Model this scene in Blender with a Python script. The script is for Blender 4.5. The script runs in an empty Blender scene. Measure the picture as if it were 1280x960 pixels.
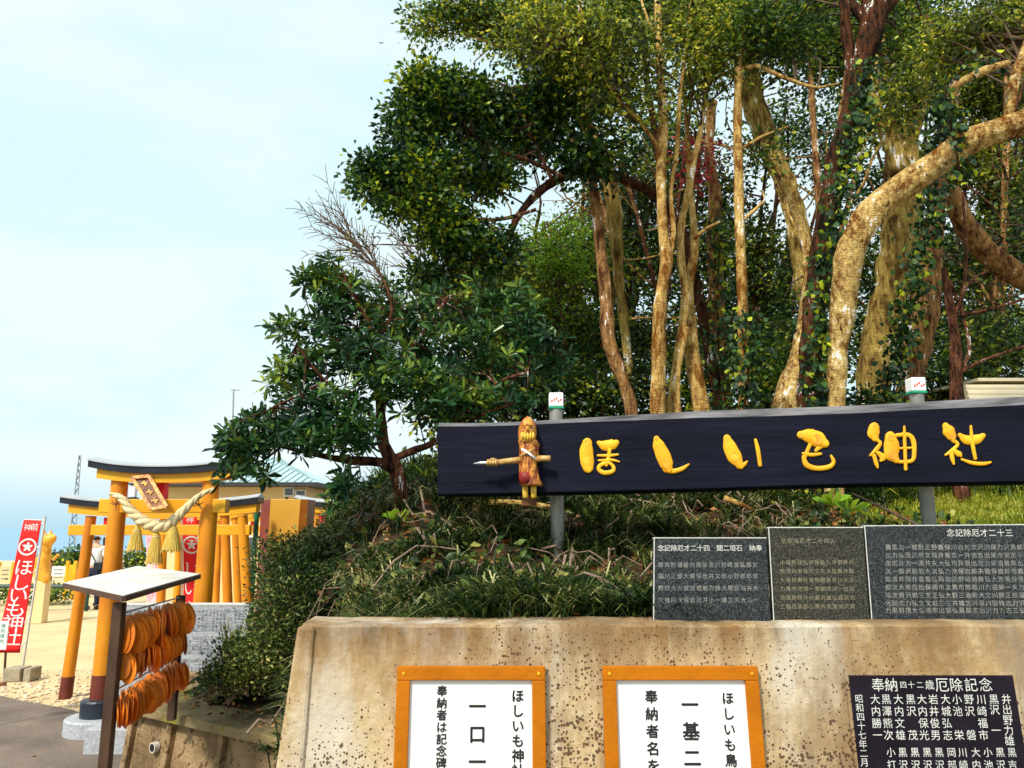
import bpy, bmesh, math, random
import numpy as np
from mathutils import Vector, Matrix
random.seed(7); RNG = np.random.default_rng(7)
scene = bpy.context.scene
COL = scene.collection
# ------------------------------------------------------------------ camera, sky, sun, exposure
F = 961.0; PITCH = math.atan(180 / F); CAMZ = 1.75
cs, sn = math.cos(PITCH), math.sin(PITCH)
cd = bpy.data.cameras.new("camera"); cam = bpy.data.objects.new("camera", cd); COL.objects.link(cam)
cd.sensor_width = 36; cd.lens = F / 1280 * 36; cd.clip_start = .05; cd.clip_end = 12000
cam.location = (0, 0, CAMZ); cam.rotation_euler = (math.pi / 2 + PITCH, 0, 0); scene.camera = cam
SUN_EL, SUN_AZ = 48, 215     # azimuth clockwise from north (+Y): from behind the viewer, to the left
w = bpy.data.worlds.new("World"); scene.world = w; w.use_nodes = True
nt = w.node_tree; nt.nodes.clear()
N = nt.nodes.new; L = nt.links.new
out = N("ShaderNodeOutputWorld"); bg = N("ShaderNodeBackground"); bg2 = N("ShaderNodeBackground"); mixs = N("ShaderNodeMixShader")
sky = N("ShaderNodeTexSky"); sky.sky_type = 'NISHITA'; sky.sun_disc = False
sky.sun_elevation = math.radians(SUN_EL); sky.sun_rotation = math.radians(SUN_AZ)
L(sky.outputs[0], bg.inputs[0]); bg.inputs[1].default_value = .12
tc = N("ShaderNodeTexCoord"); mp = N("ShaderNodeMapping"); mp.inputs['Scale'].default_value = (1, 1, 3.2)
nz = N("ShaderNodeTexNoise"); nz.inputs['Scale'].default_value = 2.8; nz.inputs['Detail'].default_value = 5; nz.inputs['Roughness'].default_value = .55
cr = N("ShaderNodeValToRGB"); cr.color_ramp.elements[0].position = .36; cr.color_ramp.elements[0].color = (.66, .87, .92, 1)
cr.color_ramp.elements[1].position = .6; cr.color_ramp.elements[1].color = (.80, .90, .92, 1)
L(tc.outputs['Generated'], mp.inputs[0]); L(mp.outputs[0], nz.inputs[0]); L(nz.outputs[0], cr.inputs[0])
sp = N("ShaderNodeSeparateXYZ"); L(tc.outputs['Generated'], sp.inputs[0])
hr = N("ShaderNodeValToRGB"); hr.color_ramp.elements[0].position = 0; hr.color_ramp.elements[0].color = (1, 1, 1, 1)
hr.color_ramp.elements[1].position = .075; hr.color_ramp.elements[1].color = (0, 0, 0, 1); e = hr.color_ramp.elements.new(.02); e.color = (.75, .75, .75, 1)
L(sp.outputs[2], hr.inputs[0])
mx = N("ShaderNodeMix"); mx.data_type = 'RGBA'; L(hr.outputs[0], mx.inputs[0]); L(cr.outputs[0], mx.inputs[6]); mx.inputs[7].default_value = (.44, .68, .82, 1)
L(mx.outputs[2], bg2.inputs[0]); bg2.inputs[1].default_value = 1.0
mixs.inputs[0].default_value = .9; L(bg.outputs[0], mixs.inputs[1]); L(bg2.outputs[0], mixs.inputs[2]); L(mixs.outputs[0], out.inputs[0])
sd = bpy.data.lights.new("sun", 'SUN'); sd.energy = 3.9; sd.angle = math.radians(9); sd.color = (1, .93, .80)
so = bpy.data.objects.new("sun", sd); COL.objects.link(so)
az = math.radians(SUN_AZ); el = math.radians(SUN_EL)
sdir = Vector((math.sin(az) * math.cos(el), math.cos(az) * math.cos(el), math.sin(el)))
so.rotation_euler = sdir.to_track_quat('Z', 'Y').to_euler(); so.location = (0, 0, 30)
vs = scene.view_settings; vs.view_transform = 'Standard'; vs.look = 'None'; vs.exposure = .27; vs.gamma = 1; vs.use_curve_mapping = False
scene.cycles.max_bounces = 6; scene.cycles.transparent_max_bounces = 6; scene.cycles.caustics_reflective = False; scene.cycles.caustics_refractive = False

# ------------------------------------------------------------------ helpers
def ray(px, py):
    u = (px - 640) / F; v = (480 - py) / F
    return Vector((u, cs - sn * v, sn + cs * v))
def at(px, py, Y):
    d = ray(px, py); return Vector((0, 0, CAMZ)) + d * (Y / d.y)
def gr(px, py, z=0.0):
    d = ray(px, py); return Vector((0, 0, CAMZ)) + d * ((z - CAMZ) / d.z)
def on_plane(px, py, p, n):
    d = ray(px, py); o = Vector((0, 0, CAMZ)); return o + d * ((p - o).dot(n) / d.dot(n))
def tag(o, label=None, cat=None, group=None, kind=None):
    if label: o['label'] = label
    if cat: o['category'] = cat
    if group: o['group'] = group
    if kind: o['kind'] = kind
    return o
def empty(name, loc=(0, 0, 0), label=None, cat=None, group=None):
    o = bpy.data.objects.new(name, None); COL.objects.link(o); o.location = loc; o.empty_display_size = .1
    return tag(o, label, cat, group)
def mkmesh(name, V, Fc, smooth=False, rnd=None):
    me = bpy.data.meshes.new(name)
    if isinstance(V, np.ndarray) and isinstance(Fc, np.ndarray):
        n, m = len(V), len(Fc); k = Fc.shape[1]
        me.vertices.add(n); me.vertices.foreach_set('co', V.astype(np.float32).ravel())
        me.loops.add(m * k); me.loops.foreach_set('vertex_index', Fc.astype(np.int32).ravel())
        me.polygons.add(m); me.polygons.foreach_set('loop_start', np.arange(0, m * k, k, dtype=np.int32))
        me.update(calc_edges=True)
    else:
        me.from_pydata([tuple(v) for v in V], [], [tuple(f) for f in Fc]); me.update()
    if smooth: me.polygons.foreach_set('use_smooth', np.ones(len(me.polygons), dtype=bool))
    if rnd is not None:
        a = me.attributes.new('rnd', 'FLOAT', 'FACE'); a.data.foreach_set('value', np.asarray(rnd, dtype=np.float32))
    return me
def link(name, me, mat, parent=None, kind=None):
    o = bpy.data.objects.new(name, me)
    if mat and len(me.materials) == 0: me.materials.append(mat)
    COL.objects.link(o)
    if parent is not None:
        o.parent = parent
        o.matrix_parent_inverse = wm(parent).inverted()
    if kind: o['kind'] = kind
    return o
def wm(o):
    m = o.matrix_basis.copy()
    if o.parent is not None: m = wm(o.parent) @ o.matrix_parent_inverse @ m
    return m
def copy_tree(o, parent=None):
    c = o.copy(); COL.objects.link(c)
    if parent is not None:
        c.parent = parent; c.matrix_parent_inverse = o.matrix_parent_inverse.copy()
    for ch in o.children: copy_tree(ch, c)
    return c
class MB:
    """collects world-space geometry; build() links it as one object"""
    def __init__(s): s.V = []; s.F = []
    def add(s, V, Fc):
        n = len(s.V); s.V += [Vector(v) for v in V]; s.F += [tuple(i + n for i in f) for f in Fc]; return s
    def hexa(s, b, t):
        """b, t: 4 bottom and 4 top corners, counterclockwise from above"""
        return s.add(list(b) + list(t), [(3, 2, 1, 0), (4, 5, 6, 7), (0, 1, 5, 4), (1, 2, 6, 5), (2, 3, 7, 6), (3, 0, 4, 7)])
    def box(s, x0, x1, y0, y1, z0, z1):
        q = [(x0, y0), (x1, y0), (x1, y1), (x0, y1)]
        return s.hexa([(a, b, z0) for a, b in q], [(a, b, z1) for a, b in q])
    def beam(s, p, q, w_, h_, up=Vector((0, 0, 1))):
        p = Vector(p); q = Vector(q); d = (q - p).normalized(); sd_ = d.cross(up).normalized(); u = sd_.cross(d)
        c = [(-w_ / 2, -h_ / 2), (w_ / 2, -h_ / 2), (w_ / 2, h_ / 2), (-w_ / 2, h_ / 2)]
        a = [p + sd_ * i + u * j for i, j in c]; b = [q + sd_ * i + u * j for i, j in c]
        return s.add(a + b, [(0, 1, 2, 3), (7, 6, 5, 4), (0, 4, 5, 1), (1, 5, 6, 2), (2, 6, 7, 3), (3, 7, 4, 0)])
    def prism(s, poly, off):
        """poly: list of 3D points (planar); extruded by vector off"""
        n = len(poly); off = Vector(off); a = [Vector(p) for p in poly]; b = [p + off for p in a]
        return s.add(a + b, [tuple(range(n))[::-1], tuple(range(n, 2 * n))] + [(i, (i + 1) % n, n + (i + 1) % n, n + i) for i in range(n)])
    def tube(s, pts, rad, n=10, cap=True):
        pts = [Vector(p) for p in pts]; k = len(pts)
        rad = rad if hasattr(rad, '__len__') else [rad] * k
        V = []; prev = None
        for i, p in enumerate(pts):
            d = (pts[min(i + 1, k - 1)] - pts[max(i - 1, 0)]).normalized()
            if prev is None:
                a = d.cross(Vector((0, 0, 1)));
                if a.length < .05: a = d.cross(Vector((0, 1, 0)))
                a.normalize()
            else:
                a = (prev - d * prev.dot(d)).normalized()
            b = d.cross(a); prev = a
            V += [p + (a * math.cos(t) + b * math.sin(t)) * rad[i] for t in [2 * math.pi * j / n for j in range(n)]]
        Fc = [(i * n + j, i * n + (j + 1) % n, (i + 1) * n + (j + 1) % n, (i + 1) * n + j) for i in range(k - 1) for j in range(n)]
        if cap: Fc += [tuple(range(n))[::-1], tuple(range((k - 1) * n, k * n))]
        return s.add(V, Fc)
    def lathe(s, prof, org, n=20):
        k = len(prof); V = [Vector(org) + Vector((r * math.cos(2 * math.pi * j / n), r * math.sin(2 * math.pi * j / n), z)) for r, z in prof for j in range(n)]
        Fc = [(i * n + j, i * n + (j + 1) % n, (i + 1) * n + (j + 1) % n, (i + 1) * n + j) for i in range(k - 1) for j in range(n)]
        Fc += [tuple(range(n))[::-1], tuple(range((k - 1) * n, k * n))]
        return s.add(V, Fc)
    def build(s, name, mat, parent=None, smooth=False, kind=None, bevel=0, mat2=None):
        me = mkmesh(name, s.V, s.F, smooth)
        bm = bmesh.new(); bm.from_mesh(me)
        bmesh.ops.recalc_face_normals(bm, faces=bm.faces)
        bm.to_mesh(me); bm.free()
        o = link(name, me, mat, parent, kind)
        if bevel:
            m = o.modifiers.new('bevel', 'BEVEL'); m.width = bevel; m.segments = 2; m.limit_method = 'ANGLE'; m.angle_limit = math.radians(40)
        if smooth and bevel == 0:
            pass
        return o
def catmull(P, R, step):
    P = [Vector(p) for p in P]; out_p = []; out_r = []
    for i in range(len(P) - 1):
        p0 = P[max(i - 1, 0)]; p1 = P[i]; p2 = P[i + 1]; p3 = P[min(i + 2, len(P) - 1)]
        n = max(1, int((p2 - p1).length / step))
        for k in range(n):
            t = k / n
            out_p.append(.5 * ((2 * p1) + (p2 - p0) * t + (2 * p0 - 5 * p1 + 4 * p2 - p3) * t * t + (3 * p1 - p0 - 3 * p2 + p3) * t ** 3))
            out_r.append(R[i] + (R[i + 1] - R[i]) * t)
    out_p.append(P[-1]); out_r.append(R[-1]); return out_p, out_r

# ------------------------------------------------------------------ materials
MATS = {}
def mat(name, c1, c2=None, rough=.8, scale=6, bump=.0, bscale=None, metal=0, detail=5, lo=.35, hi=.65, spec=.4, stretch=None, speck=None):
    """two-tone noise material in object space; speck=(colour, scale, threshold)"""
    m = bpy.data.materials.new(name); m.use_nodes = True; t = m.node_tree; b = t.nodes['Principled BSDF']
    b.inputs['Roughness'].default_value = rough; b.inputs['Metallic'].default_value = metal; b.inputs['Specular IOR Level'].default_value = spec
    tc_ = t.nodes.new('ShaderNodeTexCoord'); mp_ = t.nodes.new('ShaderNodeMapping')
    if stretch: mp_.inputs['Scale'].default_value = stretch
    t.links.new(tc_.outputs['Object'], mp_.inputs[0])
    if c2 is None: c2 = tuple(min(1, x * 1.18) for x in c1); c1 = tuple(x * .88 for x in c1)
    n1 = t.nodes.new('ShaderNodeTexNoise'); n1.inputs['Scale'].default_value = scale; n1.inputs['Detail'].default_value = detail; n1.inputs['Roughness'].default_value = .6
    t.links.new(mp_.outputs[0], n1.inputs[0])
    r = t.nodes.new('ShaderNodeValToRGB'); r.color_ramp.elements[0].position = lo; r.color_ramp.elements[1].position = hi
    r.color_ramp.elements[0].color = (*c1, 1); r.color_ramp.elements[1].color = (*c2, 1)
    t.links.new(n1.outputs[0], r.inputs[0]); col = r.outputs[0]
    if speck:
        v = t.nodes.new('ShaderNodeTexNoise'); v.inputs['Scale'].default_value = speck[1]; v.inputs['Detail'].default_value = 2
        t.links.new(tc_.outputs['Object'], v.inputs[0])
        g = t.nodes.new('ShaderNodeMath'); g.operation = 'GREATER_THAN'; g.inputs[1].default_value = speck[2]; t.links.new(v.outputs[0], g.inputs[0])
        mm = t.nodes.new('ShaderNodeMix'); mm.data_type = 'RGBA'; t.links.new(g.outputs[0], mm.inputs[0]); t.links.new(col, mm.inputs[6]); mm.inputs[7].default_value = (*speck[0], 1)
        col = mm.outputs[2]
    t.links.new(col, b.inputs['Base Color'])
    if bump:
        n2 = t.nodes.new('ShaderNodeTexNoise'); n2.inputs['Scale'].default_value = bscale or scale * 6; n2.inputs['Detail'].default_value = 4
        t.links.new(mp_.outputs[0], n2.inputs[0])
        bp = t.nodes.new('ShaderNodeBump'); bp.inputs['Strength'].default_value = bump; bp.inputs['Distance'].default_value = .05 if 'bark' in name else .02
        t.links.new(n2.outputs[0], bp.inputs['Height']); t.links.new(bp.outputs[0], b.inputs['Normal'])
    MATS[name] = m; return m
def leafmat(name, cols, trans=.3, rough=.45, clump=1.2):
    """cols: ramp of leaf colours picked per leaf, with slow colour drift through the crown"""
    m = bpy.data.materials.new(name); m.use_nodes = True; t = m.node_tree; b = t.nodes['Principled BSDF']
    b.inputs['Roughness'].default_value = rough; b.inputs['Specular IOR Level'].default_value = .35
    a = t.nodes.new('ShaderNodeAttribute'); a.attribute_name = 'rnd'
    tc_ = t.nodes.new('ShaderNodeTexCoord'); n1 = t.nodes.new('ShaderNodeTexNoise'); n1.inputs['Scale'].default_value = clump; n1.inputs['Detail'].default_value = 2
    t.links.new(tc_.outputs['Object'], n1.inputs[0])
    m1 = t.nodes.new('ShaderNodeMath'); m1.operation = 'MULTIPLY_ADD'; t.links.new(n1.outputs[0], m1.inputs[0]); m1.inputs[1].default_value = 1.0; m1.inputs[2].default_value = -.50
    m2 = t.nodes.new('ShaderNodeMath'); m2.operation = 'ADD'; t.links.new(a.outputs['Fac'], m2.inputs[0]); t.links.new(m1.outputs[0], m2.inputs[1])
    r = t.nodes.new('ShaderNodeValToRGB'); cr_ = r.color_ramp
    cr_.elements[0].position = 0; cr_.elements[0].color = (*cols[0], 1); cr_.elements[1].position = 1; cr_.elements[1].color = (*cols[-1], 1)
    for i, c in enumerate(cols[1:-1]):
        e_ = cr_.elements.new((i + 1) / (len(cols) - 1)); e_.color = (*c, 1)
    t.links.new(m2.outputs[0], r.inputs[0]); t.links.new(r.outputs[0], b.inputs['Base Color'])
    tr = t.nodes.new('ShaderNodeBsdfTranslucent'); mx_ = t.nodes.new('ShaderNodeMixShader'); mx_.inputs[0].default_value = trans
    hs = t.nodes.new('ShaderNodeHueSaturation'); hs.inputs['Value'].default_value = 1.5; hs.inputs['Hue'].default_value = .48; t.links.new(r.outputs[0], hs.inputs['Color']); t.links.new(hs.outputs[0], tr.inputs[0])
    t.links.new(b.outputs[0], mx_.inputs[1]); t.links.new(tr.outputs[0], mx_.inputs[2]); t.links.new(mx_.outputs[0], t.nodes['Material Output'].inputs[0])
    MATS[name] = m; return m

M_sand = mat('sand', (.56, .42, .22), (.68, .54, .31), .95, 1.2, .3, 60, speck=((.45, .33, .18), 30, .68))
M_asph = mat('asphalt', (.13, .10, .085), (.24, .19, .15), .9, 1.5, .5, 120, speck=((.10, .08, .07), 90, .62))
M_gravel = mat('gravel', (.50, .38, .24), (.85, .75, .58), .9, 9, .4)
M_sea = mat('sea_water', (.13, .30, .45), (.17, .36, .52), .35, .02, .1, .5)
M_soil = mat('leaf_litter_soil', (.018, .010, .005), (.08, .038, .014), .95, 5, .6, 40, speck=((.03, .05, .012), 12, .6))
M_grassg = mat('lawn_soil', (.16, .17, .03), (.30, .30, .05), .95, 3, .5, 50)
M_granite_dk = mat('dark_granite', (.010, .013, .016), (.040, .046, .050), .6, 90, 0, detail=3, speck=((.095, .105, .115), 190, .60), spec=.1)
M_granite_dk2 = mat('brown_granite', (.018, .018, .014), (.046, .045, .038), .6, 90, 0, detail=3, speck=((.12, .115, .095), 190, .60), spec=.1)
M_granite_bl = mat('black_granite', (.008, .006, .010), (.016, .011, .02), .5, 8, 0, spec=.12)
M_granite_lt = mat('pale_granite', (.34, .36, .40), (.50, .52, .55), .6, 40, .1, 80, speck=((.22, .23, .26), 120, .62))
M_granite_top = mat('cut_granite_edge', (.55, .55, .53), (.7, .7, .68), .6, 40)
M_ink = mat('black_ink', (.012, .010, .012), rough=.6)
M_engr = mat('white_engraving', (.55, .56, .54), (.74, .74, .70), rough=.8, scale=30)
M_engr2 = mat('faded_engraving', (.17, .18, .18), (.36, .36, .33), rough=.8, scale=30)
M_engr3 = mat('gilt_engraving', (.17, .15, .10), (.34, .30, .20), rough=.8, scale=30)
M_engr4 = mat('grey_engraving', (.04, .05, .08), (.10, .12, .17), rough=.8, scale=30)
M_white = mat('white_board', (.80, .80, .79), (.85, .85, .84), .5, 3)
M_orange = mat('orange_painted_frame', (.40, .115, .001), (.50, .155, .002), .6, 6, .15, 40, spec=.15)
M_torii = mat('orange_torii_paint', (.52, .14, .006), (.80, .31, .010), .5, 5, .15, 30, lo=.25, hi=.6, stretch=(1, 1, .3))
M_torii_y = mat('yellow_torii_paint', (.76, .34, .010), (.84, .43, .015), .45, 2.5, .06, 20)
M_shoe = mat('dark_red_pillar_foot', (.10, .015, .01), (.16, .03, .015), .6)
M_kasagi = mat('blue_black_lintel', (.012, .018, .028), (.022, .03, .045), .4)
M_kroof = mat('grey_metal_capping', (.42, .45, .46), (.55, .57, .58), .35, 3, metal=.3)
M_red = mat('red_cloth', (.80, .012, .012), (.88, .02, .016), .75, 3, .1)
M_redpaint = mat('red_paint', (.70, .012, .01), (.8, .02, .012), .5)
M_pink = mat('pink_cloth', (.75, .25, .35), (.85, .62, .66), .8, 9)
M_whitecl = mat('white_print', (.82, .80, .78), rough=.8)
M_black = mat('blackened_timber', (.004, .005, .012), (.009, .011, .024), .75, 3, .3, 14, stretch=(.25, 1, 2.5), spec=.1)
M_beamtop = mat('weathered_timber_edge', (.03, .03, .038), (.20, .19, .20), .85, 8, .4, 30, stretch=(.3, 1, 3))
M_gold = mat('gold_leaf_paint', (.84, .36, .006), (.92, .50, .012), .6, 8, .12, 30)
M_goldor = mat('orange_gold_paint', (.72, .26, .015), (.92, .52, .03), .45, 18, .1, 40, lo=.4, hi=.6)
M_steelp = mat('grey_steel_pipe', (.20, .20, .18), (.33, .32, .28), .45, 5, metal=.4)
M_brownpost = mat('brown_steel_post', (.05, .022, .012), (.09, .045, .025), .5, 5)
M_plate = mat('white_metal_sheet', (.50, .49, .45), (.80, .79, .75), .4, 3, metal=.0)
M_platex = mat('dark_brown_edge', (.06, .025, .015), (.10, .04, .02), .6)
M_ema = mat('orange_votive_wood', (.74, .14, .005), (.88, .27, .012), .5, 14, .1, 40)
_t = M_ema.node_tree; _oi = _t.nodes.new('ShaderNodeObjectInfo'); _hs = _t.nodes.new('ShaderNodeHueSaturation'); _mr = _t.nodes.new('ShaderNodeMapRange'); _mr.inputs[3].default_value = .55; _mr.inputs[4].default_value = 1.2
_l = _t.nodes['Principled BSDF'].inputs['Base Color'].links[0]; _c = _l.from_socket; _t.links.new(_c, _hs.inputs['Color']); _t.links.new(_oi.outputs['Random'], _mr.inputs[0]); _t.links.new(_mr.outputs[0], _hs.inputs['Value']); _t.links.new(_hs.outputs[0], _t.nodes['Principled BSDF'].inputs['Base Color'])
M_string = mat('pale_string', (.45, .22, .08), rough=.9)
M_rope = mat('straw_rope', (.66, .50, .25), (.86, .74, .46), .9, 20, .5, 90)
M_tassel = mat('straw_tassel', (.58, .38, .06), (.78, .56, .14), .9, 20, .5, 90, stretch=(6, 6, .6))
M_wood_dk = mat('dark_carved_wood', (.10, .03, .01), (.34, .13, .04), .55, 9, .5, 25, stretch=(1, 1, 1))
M_wood_carv = mat('varnished_carved_wood', (.36, .09, .015), (.78, .38, .07), .4, 22, .4, 60, stretch=(1, 1, .4), lo=.38, hi=.6)
M_wood_torso = mat('red_brown_carved_wood', (.20, .035, .010), (.74, .30, .055), .4, 30, .8, 50, stretch=(1, 1, .45), lo=.40, hi=.60)
M_wood_pale = mat('pale_carved_wood', (.42, .22, .06), (.66, .44, .16), .5, 22, .3, 60)
M_carvlegs = mat('yellow_carved_wood', (.62, .36, .03), (.82, .56, .08), .5, 22)
M_carvred = mat('red_stained_wood', (.20, .012, .012), (.36, .03, .02), .5, 22)
M_cab = mat('golden_cabinet_paint', (.60, .30, .035), (.72, .38, .05), .4, 1.5)
M_cabside = mat('rust_orange_cabinet_side', (.46, .13, .015), (.56, .18, .02), .45, 6)
M_cabred = mat('maroon_cabinet_side', (.17, .012, .012), (.22, .018, .014), .5, 4)
M_greenp = mat('green_paint', (.008, .12, .07), (.012, .17, .09), .4)
M_housew = mat('cream_house_wall', (.74, .53, .26), (.82, .62, .33), .85, 1.5, .1, 60)
M_roof = mat('pale_blue_metal_roof', (.34, .50, .52), (.50, .66, .66), .35, 1.2)
M_roofedge = mat('dark_eave', (.03, .03, .035), rough=.6)
M_glass = mat('window_glass', (.04, .045, .05), (.09, .1, .11), .1, 2, spec=.8)
M_winfr = mat('white_window_frame', (.7, .7, .68), rough=.5)
M_shedw = mat('cream_corrugated_steel', (.70, .60, .42), (.80, .70, .50), .5, 2, .05)
M_rail = mat('dark_green_rail', (.012, .05, .035), rough=.4)
M_block = mat('grey_concrete_block', (.26, .22, .16), (.42, .36, .26), .95, 12, .5, 60)
M_pipe = mat('white_plastic_pipe', (.6, .58, .52), rough=.5)
M_dark = mat('near_black', (.01, .01, .01), rough=.9)
M_steel = mat('galvanised_steel', (.3, .32, .33), (.42, .44, .45), .4, 6, metal=.6)
M_capg = mat('green_plastic', (.01, .30, .16), rough=.4)
M_skin = mat('skin', (.55, .33, .22), rough=.6)
M_hair = mat('black_hair', (.012, .008, .01), rough=.5)
M_shirt = mat('white_shirt', (.76, .76, .80), (.84, .84, .86), .8, 9)
M_navy = mat('navy_trousers', (.012, .014, .045), (.02, .022, .06), .8, 9)
M_purple = mat('dark_purple_top', (.02, .01, .045), (.035, .018, .07), .8, 9)
M_leather = mat('black_leather', (.012, .012, .014), rough=.4)
M_fox = mat('golden_statue_paint', (.66, .24, .02), (.88, .44, .04), .4, 12, .1)
# barks
def barkmat(name, cols, ring=.5, scale=5, stretch=(1, 1, .22), lichen=None, bump=1.0):
    m = bpy.data.materials.new(name); m.use_nodes = True; t = m.node_tree; b = t.nodes['Principled BSDF']; b.inputs['Roughness'].default_value = .92; b.inputs['Specular IOR Level'].default_value = .15
    tc_ = t.nodes.new('ShaderNodeTexCoord')
    def noise(sc, st=(1, 1, 1), det=6, rg=.65):
        q = t.nodes.new('ShaderNodeMapping'); q.inputs['Scale'].default_value = st; t.links.new(tc_.outputs['Object'], q.inputs[0])
        n = t.nodes.new('ShaderNodeTexNoise'); n.inputs['Scale'].default_value = sc; n.inputs['Detail'].default_value = det; n.inputs['Roughness'].default_value = rg; n.inputs['Distortion'].default_value = .5
        t.links.new(q.outputs[0], n.inputs[0]); return n.outputs[0]
    def math_(op, a, c):
        q = t.nodes.new('ShaderNodeMath'); q.operation = op
        for i, v in ((0, a), (1, c)):
            if isinstance(v, (int, float)): q.inputs[i].default_value = v
            else: t.links.new(v, q.inputs[i])
        return q.outputs[0]
    big = noise(scale, (1, 1, .5)); streak = noise(scale * 5, stretch); rings = noise(scale * 4, (.6, .6, 4.5), 3)
    v = math_('ADD', math_('MULTIPLY', big, .55), math_('MULTIPLY', streak, .45))
    r = t.nodes.new('ShaderNodeValToRGB'); n = len(cols)
    for i, c in enumerate(cols):
        p = .42 + .17 * i / (n - 1)
        e_ = r.color_ramp.elements[0] if i == 0 else r.color_ramp.elements[1] if i == n - 1 else r.color_ramp.elements.new(p)
        e_.position = p; e_.color = (*c, 1)
    r.color_ramp.elements[-1].position = .59
    t.links.new(v, r.inputs[0]); col = r.outputs[0]
    def mixin(mask, lo, hi, c, amt):
        nonlocal col
        rr_ = t.nodes.new('ShaderNodeMapRange'); rr_.inputs[1].default_value = lo; rr_.inputs[2].default_value = hi; rr_.inputs[4].default_value = amt; t.links.new(mask, rr_.inputs[0])
        q = t.nodes.new('ShaderNodeMix'); q.data_type = 'RGBA'; t.links.new(rr_.outputs[0], q.inputs[0]); t.links.new(col, q.inputs[6]); q.inputs[7].default_value = (*c, 1); col = q.outputs[2]
    mixin(rings, .58, .66, tuple(x * .45 for x in cols[0]), ring)
    if lichen: mixin(noise(scale * 2.2, (1, 1, .8), 4), .58, .66, lichen, .7)
    mixin(noise(scale * 3, (1, 1, .7), 3), .64, .68, tuple(x * .4 for x in cols[0]), .9)
    t.links.new(col, b.inputs['Base Color'])
    h = math_('ADD', math_('MULTIPLY', streak, 1.0), math_('MULTIPLY', rings, .5))
    bp = t.nodes.new('ShaderNodeBump'); bp.inputs['Strength'].default_value = bump; bp.inputs['Distance'].default_value = .035; t.links.new(h, bp.inputs['Height']); t.links.new(bp.outputs[0], b.inputs['Normal'])
    return m
M_bark_pale = barkmat('pale_smooth_bark', [(.22, .08, .012), (.54, .24, .04), (.76, .42, .09), (.88, .60, .20)], .6, 5, (1, 1, .35))
M_bark_brown = barkmat('orange_brown_bark', [(.08, .028, .010), (.23, .085, .022), (.42, .18, .045), (.56, .30, .11)], .4, 6)
M_bark_dark = barkmat('dark_red_brown_bark', [(.005, .003, .002), (.018, .007, .004), (.055, .018, .008), (.15, .055, .022)], .3, 6)
M_bark_mott = barkmat('mottled_lichen_bark', [(.16, .05, .006), (.50, .20, .02), (.76, .40, .06), (.88, .62, .22)], .6, 6, (1, 1, .6), lichen=(.84, .68, .38))
M_bark_olive = barkmat('olive_bark', [(.09, .045, .010), (.27, .15, .025), (.46, .28, .05), (.60, .42, .11)], .3, 4, (1, 1, .2))
M_bark_red = barkmat('reddish_shrub_bark', [(.02, .007, .005), (.07, .02, .012), (.15, .045, .022), (.26, .10, .05)], .3, 9)
M_twigd = mat('dark_twig_bark', (.05, .03, .018), (.14, .085, .05), .9, 10)
M_twig = mat('grey_twig_bark', (.16, .10, .07), (.30, .21, .15), .9, 10)
# foliage
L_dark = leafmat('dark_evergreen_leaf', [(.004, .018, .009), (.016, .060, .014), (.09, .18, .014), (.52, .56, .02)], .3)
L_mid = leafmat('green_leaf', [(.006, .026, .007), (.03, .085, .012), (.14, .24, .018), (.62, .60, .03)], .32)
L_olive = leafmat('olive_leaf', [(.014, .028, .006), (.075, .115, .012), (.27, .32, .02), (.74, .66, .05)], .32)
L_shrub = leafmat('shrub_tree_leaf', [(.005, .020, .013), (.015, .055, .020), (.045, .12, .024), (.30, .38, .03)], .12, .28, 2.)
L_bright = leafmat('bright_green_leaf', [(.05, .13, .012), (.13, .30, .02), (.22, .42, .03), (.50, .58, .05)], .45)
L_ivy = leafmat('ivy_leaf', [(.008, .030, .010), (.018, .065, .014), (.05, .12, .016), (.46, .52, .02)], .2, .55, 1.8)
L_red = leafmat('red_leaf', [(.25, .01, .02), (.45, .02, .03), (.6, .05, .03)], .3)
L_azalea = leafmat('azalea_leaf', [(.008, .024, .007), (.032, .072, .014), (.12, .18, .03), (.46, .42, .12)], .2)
L_grass = leafmat('mondo_grass_blade', [(.003, .010, .004), (.010, .030, .007), (.030, .068, .012), (.15, .18, .035), (.75, .68, .34)], .2, .4, 3.)  # tree shade over the bank put into the blade colours; tips stay bright
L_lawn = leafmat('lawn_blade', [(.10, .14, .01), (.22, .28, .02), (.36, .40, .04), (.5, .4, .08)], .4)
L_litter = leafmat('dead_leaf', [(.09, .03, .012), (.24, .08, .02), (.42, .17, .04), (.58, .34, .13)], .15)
L_under = leafmat('understorey_leaf', [(.004, .016, .005), (.020, .056, .010), (.085, .15, .016), (.52, .52, .03)], .25)

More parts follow.
